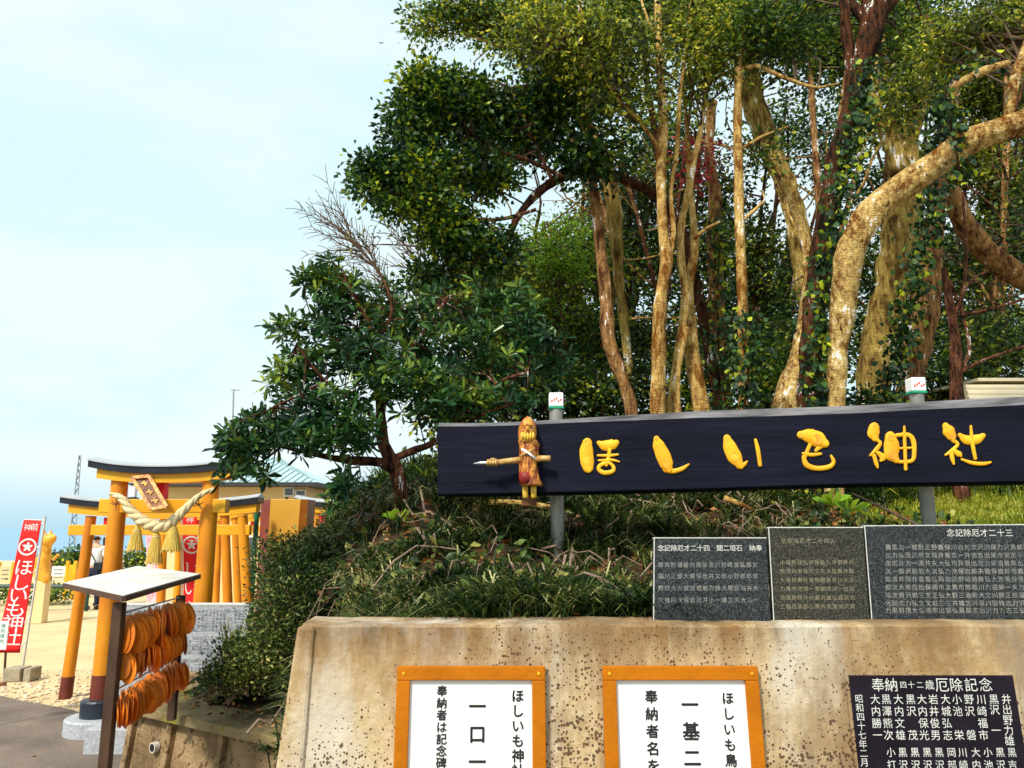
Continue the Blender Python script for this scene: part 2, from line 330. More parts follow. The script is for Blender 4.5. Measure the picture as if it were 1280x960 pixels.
# retaining wall concrete: tan, rain-streaked, rust bleeding below the lip, dark pits
def wall_mat():
    m = bpy.data.materials.new('stained_tan_concrete'); m.use_nodes = True; t = m.node_tree; b = t.nodes['Principled BSDF']; b.inputs['Roughness'].default_value = .9
    tc_ = t.nodes.new('ShaderNodeTexCoord')
    def noise(scale, det=5, stretch=None, rough=.6):
        n = t.nodes.new('ShaderNodeTexNoise'); n.inputs['Scale'].default_value = scale; n.inputs['Detail'].default_value = det; n.inputs['Roughness'].default_value = rough
        if stretch:
            q = t.nodes.new('ShaderNodeMapping'); q.inputs['Scale'].default_value = stretch; t.links.new(tc_.outputs['Object'], q.inputs[0]); t.links.new(q.outputs[0], n.inputs[0])
        else: t.links.new(tc_.outputs['Object'], n.inputs[0])
        return n.outputs[0]
    def ramp(v, a, c, c1=(0, 0, 0), c2=(1, 1, 1)):
        r = t.nodes.new('ShaderNodeValToRGB'); r.color_ramp.elements[0].position = a; r.color_ramp.elements[1].position = c
        r.color_ramp.elements[0].color = (*c1, 1); r.color_ramp.elements[1].color = (*c2, 1); t.links.new(v, r.inputs[0]); return r.outputs[0]
    def mixc(f, a, c):
        q = t.nodes.new('ShaderNodeMix'); q.data_type = 'RGBA'
        for i, v in ((0, f), (6, a), (7, c)):
            if isinstance(v, tuple): q.inputs[i].default_value = (*v, 1)
            elif isinstance(v, float): q.inputs[i].default_value = v
            else: t.links.new(v, q.inputs[i])
        return q.outputs[2]
    def mul(a, c, op='MULTIPLY'):
        q = t.nodes.new('ShaderNodeMath'); q.operation = op
        for i, v in ((0, a), (1, c)):
            if isinstance(v, (int, float)): q.inputs[i].default_value = v
            else: t.links.new(v, q.inputs[i])
        return q.outputs[0]
    base = mixc(ramp(noise(1.6, 6), .38, .64), (.40, .265, .115), (.56, .44, .26))
    base = mixc(ramp(noise(26, 4), .45, .8), base, (.64, .52, .34))
    sz = t.nodes.new('ShaderNodeSeparateXYZ'); t.links.new(tc_.outputs['Object'], sz.inputs[0])
    top = t.nodes.new('ShaderNodeMapRange'); top.inputs[1].default_value = 1.12; top.inputs[2].default_value = 1.36; t.links.new(sz.outputs[2], top.inputs[0])
    streak = ramp(noise(4.2, 6, (1, 1, .12), .7), .40, .60)
    base = mixc(mul(mul(streak, top.outputs[0]), .95), base, (.23, .115, .035))
    grey = ramp(noise(2.6, 4, (1, 1, .18), .7), .55, .70)
    base = mixc(mul(grey, .8), base, (.24, .19, .135))
    lipm = t.nodes.new('ShaderNodeMapRange'); lipm.inputs[1].default_value = 1.27; lipm.inputs[2].default_value = 1.37; t.links.new(sz.outputs[2], lipm.inputs[0])
    base = mixc(mul(mul(ramp(noise(5, 6, (1, 1, .25), .75), .42, .60), lipm.outputs[0]), .8), base, (.13, .085, .04))
    pale = ramp(noise(2.1, 5, (1, 1, .3)), .54, .66)
    base = mixc(mul(pale, .6), base, (.62, .585, .52))
    base = mixc(mul(ramp(noise(1.6, 6, (1, 1, .35), .8), .50, .62), .75), base, (.22, .125, .05))
    vo = t.nodes.new('ShaderNodeTexVoronoi'); vo.inputs['Scale'].default_value = 88; vo.inputs['Randomness'].default_value = 1; t.links.new(tc_.outputs['Object'], vo.inputs[0])
    vsep = t.nodes.new('ShaderNodeSeparateColor'); t.links.new(vo.outputs['Color'], vsep.inputs[0])
    hgt = t.nodes.new('ShaderNodeMapRange'); hgt.inputs[1].default_value = 1.38; hgt.inputs[2].default_value = .95; hgt.inputs[3].default_value = .45; t.links.new(sz.outputs[2], hgt.inputs[0])
    dens = mul(ramp(noise(1.5, 6, None, .8), .36, .56), hgt.outputs[0])
    thr = mul(mul(dens, .8), vsep.outputs[0]); size = mul(mul(thr, mul(noise(30, 2), 1.7)), 1.1)
    pit = t.nodes.new('ShaderNodeMath'); pit.operation = 'LESS_THAN'; t.links.new(vo.outputs['Distance'], pit.inputs[0]); t.links.new(size, pit.inputs[1])
    base = mixc(mul(pit.outputs[0], .92), base, (.075, .035, .014))
    t.links.new(base, b.inputs['Base Color'])
    h = mul(noise(40, 5), mul(pit.outputs[0], -.6), 'ADD')
    bp = t.nodes.new('ShaderNodeBump'); bp.inputs['Strength'].default_value = .55; bp.inputs['Distance'].default_value = .008
    t.links.new(h, bp.inputs['Height']); t.links.new(bp.outputs[0], b.inputs['Normal'])
    return m
M_wall = wall_mat()
M_low = mat('brown_weathered_concrete', (.13, .08, .035), (.34, .23, .12), .95, 4, .8, 40, speck=((.12, .075, .03), 22, .62))
M_lowtop = mat('mossy_concrete_top', (.14, .10, .04), (.32, .25, .12), .95, 3, .6, 40, speck=((.20, .20, .03), 5, .66))

# ------------------------------------------------------------------ glyphs from the built-in typeface
_gl = {}
def glyph(c, bold):
    k = (c, bold)
    if k not in _gl:
        cu = bpy.data.curves.new('t', 'FONT'); cu.body = c; cu.resolution_u = 2; cu.offset = bold
        o = bpy.data.objects.new('t', cu); COL.objects.link(o)
        m = bpy.data.meshes.new_from_object(o.evaluated_get(bpy.context.evaluated_depsgraph_get()))
        V = np.array([v.co[:2] for v in m.vertices]) if len(m.vertices) else np.zeros((0, 2))
        _gl[k] = (V, [tuple(p.vertices) for p in m.polygons])
        bpy.data.objects.remove(o); bpy.data.curves.remove(cu); bpy.data.meshes.remove(m)
    return _gl[k]
def text_part(name, items, org, R, U, Nn, m, parent, lift=.0015, bold=.01, kind=None):
    """items: (char, cx, cy, size) in metres on the plane org + R*x + U*y"""
    V = []; Fc = []
    for c, x, y, s in items:
        g, f = glyph(c, 0)
        if len(g) == 0: continue
        for q_, (ox, oy) in enumerate([(0, 0)] if bold <= 0 else [(0, 0), (bold, 0), (-bold, 0), (0, bold), (0, -bold)]):
            k = len(V)
            V += [org + R * (x + (a - .5 + ox) * s) + U * (y + (b_ - .38 + oy) * s) + Nn * (lift + q_ * .00015) for a, b_ in g]
            Fc += [tuple(i + k for i in q) for q in f]
    me = mkmesh(name, V, Fc); return link(name, me, m, parent, kind)
def chars_parts(items, org, R, U, Nn, m, parent, lift, bold):
    for it_ in items: text_part('character', [it_], org, R, U, Nn, m, parent, lift, bold)
def column(s, x, y, size, step=None):
    step = step or size * 1.12
    return [(c, x, y - i * step, size) for i, c in enumerate(s) if c != ' ']

# ------------------------------------------------------------------ ground, sea
def sheet(name, pts, z, m, kind='structure'):
    me = mkmesh(name, [(x, y, z) for x, y in pts], [tuple(range(len(pts)))]); o = link(name, me, m); o['kind'] = kind; return o
sheet('ground', [(-60, -30), (60, -30), (60, 43), (-60, 43)], 0, M_sand)
# coastal bluff under the ground sheet and the sea
mb = MB(); mb.box(-60, 60, 42.5, 43.0, -14, -.01); o = mb.build('terrain', M_low); tag(o, kind='structure')
sheet('sea', [(-6000, 30), (6000, 30), (6000, 11000), (-6000, 11000)], -12, M_sea)
a = [gr(-60, 868), gr(0, 870), gr(30, 876), gr(62, 882), gr(92, 888), gr(118, 900)]
sheet('road', [(-14, a[0].y)] + [(p.x, p.y) for p in a] + [(-2.3, 5.6), (-2.0, 4.6), (0, 4.2), (6, 4), (6, -6), (-14, -6)], .004, M_asph)

# ------------------------------------------------------------------ retaining wall
TB = math.tan(math.radians(5.0))     # batter
WY, WZ = 3.0, 1.385                  # front of the top edge
wn = Vector((0, -1, TB)).normalized()        # outward normal of the front
WP = Vector((0, WY, WZ)); WU = Vector((0, TB, 1)).normalized(); WR = Vector((1, 0, 0))
def onwall(px, py): return on_plane(px, py, WP, wn)
xl = at(378, 783, WY).x; xlb = xl - .02
wall = empty('retaining_wall', (1.2, WY, 0), 'stained tan concrete retaining wall with dark pits, carrying the two framed notices', 'wall')
mb = MB(); yb = WY - TB * WZ; nz_ = 40
# front grid with uneven top lip
V = []; Fc = []
xs = np.linspace(xl, 3.6, 90); zs = np.linspace(0, WZ, 24)
rng = np.random.default_rng(3)
def lip(x): return .0015 * math.sin(x * 5.1) + .0012 * math.sin(x * 23 + 1) + .001 * math.sin(x * 61)
for j, z in enumerate(zs):
    for i, x in enumerate(xs):
        zz = z + (lip(x) if j == len(zs) - 1 else 0)
        xx = x - (.10 * (1 - z / WZ) if i == 0 else 0)
        V.append((xx, yb + TB * z + .003 * rng.standard_normal(), zz))
nx = len(xs)
for j in range(len(zs) - 1):
    for i in range(nx - 1): q = j * nx + i; Fc.append((q, q + 1, q + nx + 1, q + nx))
k0 = len(V); tr = (len(zs) - 1) * nx
for i, x in enumerate(xs): V.append((x, WY + .012, WZ + lip(x) + .010))
for i, x in enumerate(xs): V.append((x, WY + .19, WZ + lip(x) + .016))
for i in range(nx - 1):
    Fc.append((tr + i, tr + i + 1, k0 + i + 1, k0 + i)); Fc.append((k0 + i, k0 + i + 1, k0 + nx + i + 1, k0 + nx + i))
k1 = len(V)
V += [(x, WY + .19, 0) for x in xs]
for i in range(nx - 1): Fc.append((k0 + nx + i, k0 + nx + i + 1, k1 + i + 1, k1 + i))
left = [j * nx for j in range(len(zs))] + [k0, k0 + nx, k1]; Fc.append(tuple(left))
me = mkmesh('wall_body', V, Fc, True); o = link('wall_body', me, M_wall, wall)
o.modifiers.new('es', 'EDGE_SPLIT').split_angle = math.radians(35)
# projecting strip at the left end
mb = MB(); x0 = xl - .004; x1 = at(395, 783, WY).x
mb.hexa([(x0 - .13, yb - .02, 0), (x1 - .03, yb - .02, 0), (x1 - .03, yb + .12, 0), (x0 - .13, yb + .12, 0)],
        [(x0 - .012, WY - .016, WZ + .004), (x1, WY - .016, WZ + .004), (x1, WY + .12, WZ + .004), (x0 - .012, WY + .12, WZ + .004)])
mb.build('end_strip', M_wall, wall, bevel=.012)

def notice(px0, px1, py, label, cols):
    a_ = onwall(px0, py); b_ = onwall(px1, py); W_ = (b_ - a_).length; H_ = .86; fw = 15.5 / 188 * .587
    o0 = a_ + wn * .004
    root = empty('framed_notice', tuple(o0), label, 'notice board')
    def bar(x0, y0, x1, y1, name='frame_rail'):
        q = [(x0, y0), (x1, y0), (x1, y1), (x0, y1)]
        MB().prism([o0 + WR * x - WU * y for x, y in q], wn * .028).build(name, M_orange, root, bevel=.003)
    bar(0, 0, W_, fw); bar(0, H_ - fw, W_, H_); bar(0, fw + .0005, fw, H_ - fw - .0005); bar(W_ - fw, fw + .0005, W_, H_ - fw - .0005)
    q = [(fw - .004, fw - .004), (W_ - fw + .004, fw - .004), (W_ - fw + .004, H_ - fw + .004), (fw - .004, H_ - fw + .004)]
    brd = MB().prism([o0 + WR * x - WU * y for x, y in q], wn * .012).build('board', M_white, root)
    for sx in (.5 * fw, W_ - .5 * fw):
        c = o0 + WR * sx - WU * fw * .5 + wn * .029
        sc = MB(); sc.tube([c, c + wn * .002], .0055, 10); sc.build('screw', M_gold, root)
    it = []
    for s, (cx, cy), size, step in cols:
        for i, c in enumerate(s):
            p = onwall(cx + i * step * (cx - 610) / 5600, cy + i * step) - o0; it.append((c, p.dot(WR), p.dot(WU), size))
    chars_parts(it, o0, WR, WU, wn, M_ink, brd, .0135, .026)
px2m = 2.80 / F
notice(498, 681, 832, 'orange framed white notice, the left one of the two on the concrete wall', [
    ('ほしいも神社', (647, 869), 16 * px2m, 18.6), ('一口一', (597, 882), 22 * px2m, 34.5), ('奉納者は記念碑', (553, 863), 13.5 * px2m, 14.9)])
notice(752, 944, 832, 'orange framed white notice, the one beside the black engraved plaque', [
    ('ほしいも鳥居', (908, 872), 15.5 * px2m, 19.3), ('一基二', (861, 880), 22 * px2m, 33), ('奉納者名を', (813, 870), 16.5 * px2m, 21.5)])

# black engraved plaque set in the wall
pl = empty('engraved_plaque', tuple(onwall(1160, 900)), 'black polished stone plaque with white engraved names let into the concrete wall', 'plaque')
pa = onwall(1059, 844); pb_ = onwall(1263, 843)
PW = (pb_ - pa).length; o0 = pa + wn * .002
MB().prism([o0 + WR * x - WU * y for x, y in ((0, 0), (PW, 0), (PW, .62), (0, .62))], wn * .012).build('slab', M_granite_bl, pl, bevel=.002)
for x0_, y0_, x1_, y1_ in ((-.012, -.012, PW + .012, -.001), (-.012, -.001, -.001, .62), (PW + .001, -.001, PW + .012, .62)):
    MB().prism([o0 + WR * x - WU * y for x, y in ((x0_, y0_), (x1_, y0_), (x1_, y1_), (x0_, y1_))], wn * .010).build('mortar_edge', M_wall, pl)
it = []
def zz(x, y): return (1030 + x * 250 / 1280, 830 + y * 130 / 666)
for c, x, s in zip('奉納四十二歳厄除記念', (333, 418, 494, 545, 600, 662, 740, 830, 925, 1018), (17, 17, 9, 9, 9, 12, 18, 17, 17, 17)):
    p = onwall(*zz(x, 130)) - o0; it.append((c, p.dot(WR), p.dot(WU), s * px2m))
cols_ = [(1150, '井出野力雄', 66), (1070, '黒沢 一', 66), (990, '川崎福市', 76), (912, '野沢 磐', 76), (835, '小池 栄', 76), (762, '大城弘志', 76), (685, '岩井俊男', 76), (612, '大内保光', 76),
         (540, '黒沢 茂', 76), (462, '大内文雄', 76), (385, '黒澤熊次', 76), (315, '大内勝一', 76)]
for x, s, st in cols_:
    for i, c in enumerate(s):
        if c != ' ': p = onwall(*zz(x + i * 5, 222 + i * st)) - o0; it.append((c, p.dot(WR), p.dot(WU), 12.5 * px2m))
for i, c in enumerate('昭和四十七年二月'):
    p = onwall(*zz(212 + i * 5, 218 + i * 58)) - o0; it.append((c, p.dot(WR), p.dot(WU), 10.5 * px2m))
for x, s in ((1185, '黒吉'), (1110, '黒沢'), (1032, '小池'), (955, '大内'), (872, '川崎'), (800, '岡部'), (722, '黒沢'), (645, '黒沢'), (568, '黒沢'), (490, '黒沢'), (415, '小打')):
    for i, c in enumerate(s): p = onwall(*zz(x + i * 5, 560 + i * 80)) - o0; it.append((c, p.dot(WR), p.dot(WU), 11.5 * px2m))
text_part('engraving', it, o0, WR, WU, wn, M_engr, pl, .0135, .0, 'stuff')

# three granite slabs standing on the wall
names = '大内黒沢小池川崎野沢岩井大城岡部井出力雄勝一熊次文茂保光俊男弘志栄磐福市正夫三郎義清'
def slab(p00, p10, p11, p01, th, m, label, rows, Yb, tilt=4.0):
    """corner pixels: top-left, top-right, bottom-right, bottom-left"""
    n = Vector((0, -1, math.tan(math.radians(tilt)))).normalized(); U = Vector((0, math.tan(math.radians(tilt)), 1)).normalized()
    base = at(p01[0], p01[1], Yb); q = [on_plane(*p, base, n) for p in (p00, p10, p11, p01)]
    for i in (2, 3): q[i] = q[i] - U * .02
    r = empty('stone_tablet', tuple((q[2] + q[3]) / 2), label, 'memorial stone', 'engraved stone tablets standing on the wall top')
    MB().prism([q[3], q[2], q[1], q[0]], -n * th).build('slab', m, r, bevel=.003)
    e = MB(); e.prism([q[0] + U * .0005, q[1] + U * .0005, q[1] + U * .004, q[0] + U * .004], -n * th); e.build('top_edge', M_granite_top, r)
    e = MB(); e.prism([q[3] + WR * .0005, q[3] + WR * .004, q[0] + WR * .004, q[0] + WR * .0005], n * .0012); e.build('side_edge', M_granite_top, r)
    for s, px, py, size, stp, me_ in rows:
        it = []
        p = on_plane(px, py, base, n) - q[0]
        for i, c in enumerate(s):
            if c != ' ': it.append((c, p.x + i * stp * px2m, p.dot(U), size * px2m))
        text_part('engraving', it, q[0], WR, U, n, me_, r, .0015, .0, 'stuff')
    return r
rs = random.Random(5)
def nm(k): return ''.join(rs.choice(names) for _ in range(k))
rows = [('念記除厄才二十四 間二垣石 納奉', 826, 685, 9, 8.9, M_engr)] + [(nm(16), 826, y, 7.6, 8.5, M_engr2) for y in (706, 720, 735, 750)]
slab((817, 673), (958, 673), (963, 770), (816, 770), .03, M_granite_dk, 'lowest dark granite tablet, left end of the three on the wall, evenly rowed white characters', rows, 3.10)
rows = [('念記除厄才二十四人', 980, 676, 7.5, 8.3, M_engr3)] + [(nm(13), 978, y, 7.0, 7.8, M_engr3) for y in (703, 714, 725, 736, 747, 758)]
slab((960, 660), (1079, 660), (1087, 770), (966, 770), .03, M_granite_dk2, 'middle brownish granite tablet with faint characters between the two darker tablets', rows, 3.115)
rows = [('念記除厄才二十三', 1188, 666, 11, 11.5, M_engr), ('歳', 1196, 662, 9, 9, M_engr)][:1] + [(nm(27), 1110, y, 8.2, 9.0, M_engr2) for y in (684, 694, 704, 714, 724, 734, 744, 754, 763)]
slab((1080, 658), (1330, 656), (1342, 770), (1088.5, 770), .03, M_granite_dk, 'widest blue-grey granite tablet, right end of the three on the wall', rows, 3.12)

# ------------------------------------------------------------------ planted bank
def sm(t): t = max(0, min(1, t)); return t * t * (3 - 2 * t)
def H(x, y):
    pts = [(3.0, 1.33), (3.3, 1.37), (3.7, 1.40), (4.5, 1.52), (5.5, 1.80), (6.5, 2.06), (8, 2.32), (12, 2.5), (40, 2.6)]
    z = pts[0][1]
    for (y0, z0), (y1, z1) in zip(pts, pts[1:]):
        if y >= y0: z = z0 + (z1 - z0) * min(1, (y - y0) / (y1 - y0))
    if y < 3: z = 1.33
    z += .20 * math.exp(-((x + .55) / .6) ** 2 - ((y - 5.2) / .9) ** 2)
    z -= .10 * math.exp(-((x - 2.6) / 1.2) ** 2 - ((y - 7) / 2.0) ** 2)
    x0 = -2.15 + .35 * (5 - min(y, 6.5)) + (.16 * (y - 6.5) if y > 6.5 else 0)
    f = sm((x - x0) / 1.55); zl = .5 if y < 7 else .3
    z = zl + (z - zl) * f
    z += .025 * math.sin(x * 3.1 + y * 2.3) * f + .015 * math.sin(x * 7.7 - y * 5.1) * f
    return z
xs = np.concatenate([np.arange(-3.0, 4, .09), np.arange(4, 22, .6)]); ys = np.concatenate([np.arange(3.19, 8, .09), np.arange(8, 40, .6)])
C1 = gr(164, 880, .6); C2 = gr(420, 937, .6)
_d = (C2 - C1); _d.z = 0; _d.normalize(); _n = Vector((_d.y, -_d.x, 0)); _n = _n if _n.y < 0 else -_n
def planted(x, y, m=.22): return x > -.95 or ((Vector((x, y, 0)) - Vector((C1.x, C1.y, 0))).dot(_n) < -m and x > -2.5)
V = np.array([(x, y, H(x, y)) for y in ys for x in xs]); nx = len(xs)
Fc = np.array([(j * nx + i, j * nx + i + 1, (j + 1) * nx + i + 1, (j + 1) * nx + i) for j in range(len(ys) - 1) for i in range(nx - 1) if planted(xs[i], ys[j])])
BANKV = (V, Fc)
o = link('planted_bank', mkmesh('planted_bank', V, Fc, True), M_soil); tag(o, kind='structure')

# ------------------------------------------------------------------ low planter wall with framed panels
C1 = gr(164, 880, .6); C2 = gr(420, 937, .6); C0 = gr(313, 792, .6)
dfr = (C2 - C1); dfr.z = 0; Lf = dfr.length; dfr.normalize(); nfr = Vector((dfr.y, -dfr.x, 0))
if nfr.y > 0: nfr = -nfr
low = empty('planter_wall', (C1.x, C1.y, 0), 'low brown concrete planter wall with recessed panels and a drain pipe beside the big wall', 'wall')
def lw(t, z, out_=0): return Vector((C1.x, C1.y, 0)) + dfr * t + Vector((0, 0, z)) + nfr * (out_ + (.6 - z) * .12)
def lbar(t0, t1, z0, z1, o0_, o1_, name, m=M_low, bev=.006):
    b = MB(); b.hexa([lw(t0, z0, o1_), lw(t1, z0, o1_), lw(t1, z0, o0_), lw(t0, z0, o0_)], [lw(t0, z1, o1_), lw(t1, z1, o1_), lw(t1, z1, o0_), lw(t0, z1, o0_)])
    return b.build(name, m, low, bevel=bev)
dse = (C0 - C1); dse.z = 0
b = MB(); sd2 = dse.normalized(); ns2 = Vector((-sd2.y, sd2.x, 0)); 
b.hexa([(C1.x, C1.y, 0), *[tuple(Vector((C1.x, C1.y, 0)) + v) for v in (-ns2 * .16, -ns2 * .16 + dse, dse)]],
       [(C1.x, C1.y, .6), *[tuple(Vector((C1.x, C1.y, .6)) + v) for v in (-ns2 * .16, -ns2 * .16 + dse, dse)]]); b.build('side_wall', M_low, low, bevel=.008)
lbar(0, Lf, .55, .605, -.30, .03, 'coping', M_lowtop)
lbar(.0, Lf, 0, .10, -.16, .0, 'bottom_rail')
def tof(px, py, z=.35):
    d = ray(px, py); o_ = Vector((0, 0, CAMZ)); p0 = lw(0, z); s = (p0 - o_).dot(nfr) / d.dot(nfr); return (o_ + d * s - p0).dot(dfr)
ribs = [0.0, tof(205, 900), tof(268, 915), Lf - .1]
for i, t in enumerate(ribs):
    lbar(t, t + .05, .10, .549, -.16, -.001, 'rib')
for t0, t1 in zip(ribs, ribs[1:]):
    lbar(t0 + .05, t1, .10, .549, -.16, -.04, 'panel')
pc = lw(tof(191, 925, .38), .38, -.034); b = MB(); b.tube([pc, pc + nfr * .035], [.032, .032], 16); dp = b.build('drain_pipe', M_pipe, low)
b = MB(); b.tube([pc + nfr * .034, pc + nfr * .0365], [.024, .024], 16); b.build('bore_shade_disc', M_dark, dp)  # solid near-black disc on the pipe end; shade of the hollow as colour
# planting soil slope inside the planter
b = MB(); b.V = []
poly = [Vector((C1.x, C1.y, .585)) + dfr * .02 - nfr * .28, lw(Lf, .585, -.28), Vector((-.6, 5.2, .6)), Vector((-2.0, 8.0, .6)), Vector((C0.x + .1, C0.y, .585)), Vector((C1.x + .1, C1.y + .3, .585))]
for p in poly: p.z = .585 if p.y < 9 else .6
b.add(poly, [tuple(range(len(poly)))]); o = b.build('planter_soil', M_lowtop); tag(o, kind='structure')

# ------------------------------------------------------------------ black sign beam with gold letters
BL = at(547, 560, 4.6); BR = at(1280, 560, 3.95)
bd = (BR - BL); bd.z = 0; bd.normalize(); bn = Vector((bd.y, -bd.x, 0)); bn = bn if bn.y < 0 else -bn
def onb(px, py, lift=0): return on_plane(px, py, BL + bn * lift, bn)
TOPP = [(547, 533), (600, 533), (660, 531), (720, 528), (800, 525), (880, 522), (940, 521), (1000, 519), (1080, 516), (1150, 512), (1220, 509), (1280, 506), (1440, 499)]
BOTP = [(547, 620), (660, 618), (720, 617), (800, 615), (880, 613), (940, 611), (1000, 609), (1080, 607), (1150, 606), (1220, 605), (1280, 604), (1440, 600)]
TOPS = [(547, 528), (600, 528), (660, 526), (720, 522), (800, 517), (880, 512), (940, 510), (1000, 508), (1080, 505), (1150, 501), (1220, 497), (1280, 494), (1440, 486)]
sign = empty('sign_beam', (BL.x, BL.y, BL.z), 'long black timber name sign with gold carved characters on two posts', 'sign')
n = len(TOPP); BOTQ = [(p[0], np.interp(p[0], [q[0] for q in BOTP], [q[1] for q in BOTP])) for p in TOPP]
V = []
TH = .22
for i in range(n):
    f = onb(*TOPP[i]); g = onb(*BOTQ[i]); k = onb(*TOPS[i])
    ch = (k - f).length
    V += [g + Vector((0, 0, .012)), f, f + Vector((0, 0, ch * 1.0)) - bn * (ch * .9 + .006), f + Vector((0, 0, ch * .9)) - bn * TH, g - bn * TH, g - bn * .02]
Fa = []; Fb = []
for i in range(n - 1):
    for j in range(6):
        q = (i * 6 + j, (i + 1) * 6 + j, (i + 1) * 6 + (j + 1) % 6, i * 6 + (j + 1) % 6)
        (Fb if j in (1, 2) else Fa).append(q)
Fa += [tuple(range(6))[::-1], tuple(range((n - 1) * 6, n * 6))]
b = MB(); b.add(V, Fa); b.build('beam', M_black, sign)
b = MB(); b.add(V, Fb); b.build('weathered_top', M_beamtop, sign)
def ribbon(pts, sx, sy, ox, oy, depth=.006, lift=.001):
    """pts: (x, y, width) in a zoomed view -> raised brush stroke on the face of the beam"""
    P = [(ox + x / sx, oy + y / sy, w_ / sx * 1.06 + .4) for x, y, w_ in pts]
    X = []; R_ = []
    for i in range(len(P) - 1):
        p0 = P[max(i - 1, 0)]; p1 = P[i]; p2 = P[i + 1]; p3 = P[min(i + 2, len(P) - 1)]
        for k in range(5):
            t = k / 5; c = [.5 * ((2 * p1[a]) + (p2[a] - p0[a]) * t + (2 * p0[a] - 5 * p1[a] + 4 * p2[a] - p3[a]) * t * t + (3 * p1[a] - p0[a] - 3 * p2[a] + p3[a]) * t ** 3) for a in (0, 1)]
            X.append(c); R_.append((p1[2] + (p2[2] - p1[2]) * (t * t * (3 - 2 * t))) / 2)
    X.append(list(P[-1][:2])); R_.append(P[-1][2] / 2)
    V = []; Fc = []; m_ = len(X)
    # rounded ends: add half circles as extra stations
    st = []
    d0 = np.array(X[0]) - np.array(X[1]); d0 = d0 / (np.linalg.norm(d0) + 1e-9); d1 = np.array(X[-1]) - np.array(X[-2]); d1 = d1 / (np.linalg.norm(d1) + 1e-9)
    for a in (1.0, .87, .5): st.append((np.array(X[0]) + d0 * R_[0] * a, R_[0] * math.sqrt(max(0.02, 1 - a * a))))
    for x, r_ in zip(X, R_): st.append((np.array(x), r_))
    for a in (.5, .87, 1.0): st.append((np.array(X[-1]) + d1 * R_[-1] * a, R_[-1] * math.sqrt(max(0.02, 1 - a * a))))
    for i, (c, r_) in enumerate(st):
        t = st[min(i + 1, len(st) - 1)][0] - st[max(i - 1, 0)][0]; t = t / (np.linalg.norm(t) + 1e-9); nn = np.array((-t[1], t[0]))
        for k, (w_, hgt) in enumerate(((-1, 0), (-.88, .85), (0, 1), (.88, .85), (1, 0))):
            q = c + nn * r_ * w_; V.append(onb(q[0], q[1]) + bn * (lift + depth * hgt * min(1, r_ / 3 + .4)))
    for i in range(len(st) - 1):
        for k in range(4): a_ = i * 5 + k; Fc.append((a_, a_ + 1, a_ + 6, a_ + 5))
    return V, Fc
Z7 = (3.5556, 3.5556, 540, 480); Z8 = (3.2, 3.2, 880, 460)
LET = [
 ('ほ', Z7, [([(690, 262, 40), (686, 300, 56), (690, 345, 56), (694, 372, 44)], 1), ([(742, 262, 18), (770, 274, 44), (805, 268, 42), (818, 262, 26)], 0),
            ([(738, 318, 9), (790, 318, 12), (826, 314, 8)], 0), ([(790, 290, 14), (784, 330, 14), (775, 360, 14)], 0),
            ([(775, 352, 14), (748, 362, 16), (742, 380, 16), (765, 395, 18), (800, 390, 18), (808, 372, 14), (790, 352, 12), (758, 346, 8)], 0), ([(742, 340, 8), (800, 338, 10), (832, 346, 6)], 0)]),
 ('し', Z7, [([(998, 244, 24), (1008, 275, 50), (1028, 320, 60), (1042, 355, 56), (1052, 378, 34)], 1), ([(1040, 380, 26), (1070, 388, 20), (1110, 378, 18), (1140, 358, 8)], 0)]),
 ('い', Z8, [([(92, 282, 28), (104, 318, 50), (122, 355, 54), (146, 392, 26)], 1), ([(140, 392, 22), (158, 388, 16), (172, 374, 6)], 0), ([(206, 288, 10), (216, 330, 15), (224, 388, 14)], 0)]),
 ('も', Z8, [([(388, 268, 30), (420, 272, 52), (455, 286, 60), (482, 302, 34)], 1), ([(470, 308, 24), (448, 330, 12)], 0), ([(434, 250, 10), (430, 290, 14), (414, 330, 14), (402, 358, 14)], 0),
            ([(396, 342, 9), (430, 348, 14), (466, 344, 10)], 0), ([(398, 356, 14), (410, 388, 20), (450, 402, 18), (500, 396, 18), (518, 376, 14), (508, 352, 8)], 0)]),
 ('神', Z8, [([(680, 240, 40), (678, 262, 46), (684, 280, 28)], 0), ([(684, 285, 12), (705, 300, 12), (690, 325, 16), (665, 350, 8)], 0), ([(680, 352, 14), (688, 380, 14), (694, 398, 8)], 0), ([(696, 340, 14), (716, 358, 24), (708, 370, 12)], 0),
            ([(745, 276, 40), (750, 310, 58), (752, 345, 56), (768, 368, 26)], 1), ([(770, 270, 14), (815, 268, 16), (836, 290, 18), (840, 340, 16), (830, 372, 14), (780, 376, 12)], 0),
            ([(800, 236, 8), (802, 300, 12), (806, 405, 12)], 0), ([(782, 322, 8), (828, 320, 8)], 0)]),
 ('社', Z8, [([(966, 232, 24), (978, 252, 46), (990, 274, 36), (996, 292, 14)], 1), ([(996, 290, 14), (1014, 306, 12), (992, 330, 14), (966, 348, 8)], 0), ([(988, 335, 16), (992, 360, 16), (998, 384, 8)], 0), ([(1000, 332, 16), (1020, 346, 22), (1026, 352, 10)], 0),
            ([(1022, 268, 14), (1050, 288, 34), (1090, 286, 36), (1114, 272, 20)], 0), ([(1066, 234, 8), (1072, 300, 14), (1084, 362, 12)], 0), ([(1030, 366, 8), (1070, 380, 14), (1115, 384, 14), (1144, 378, 8)], 0)]),
]
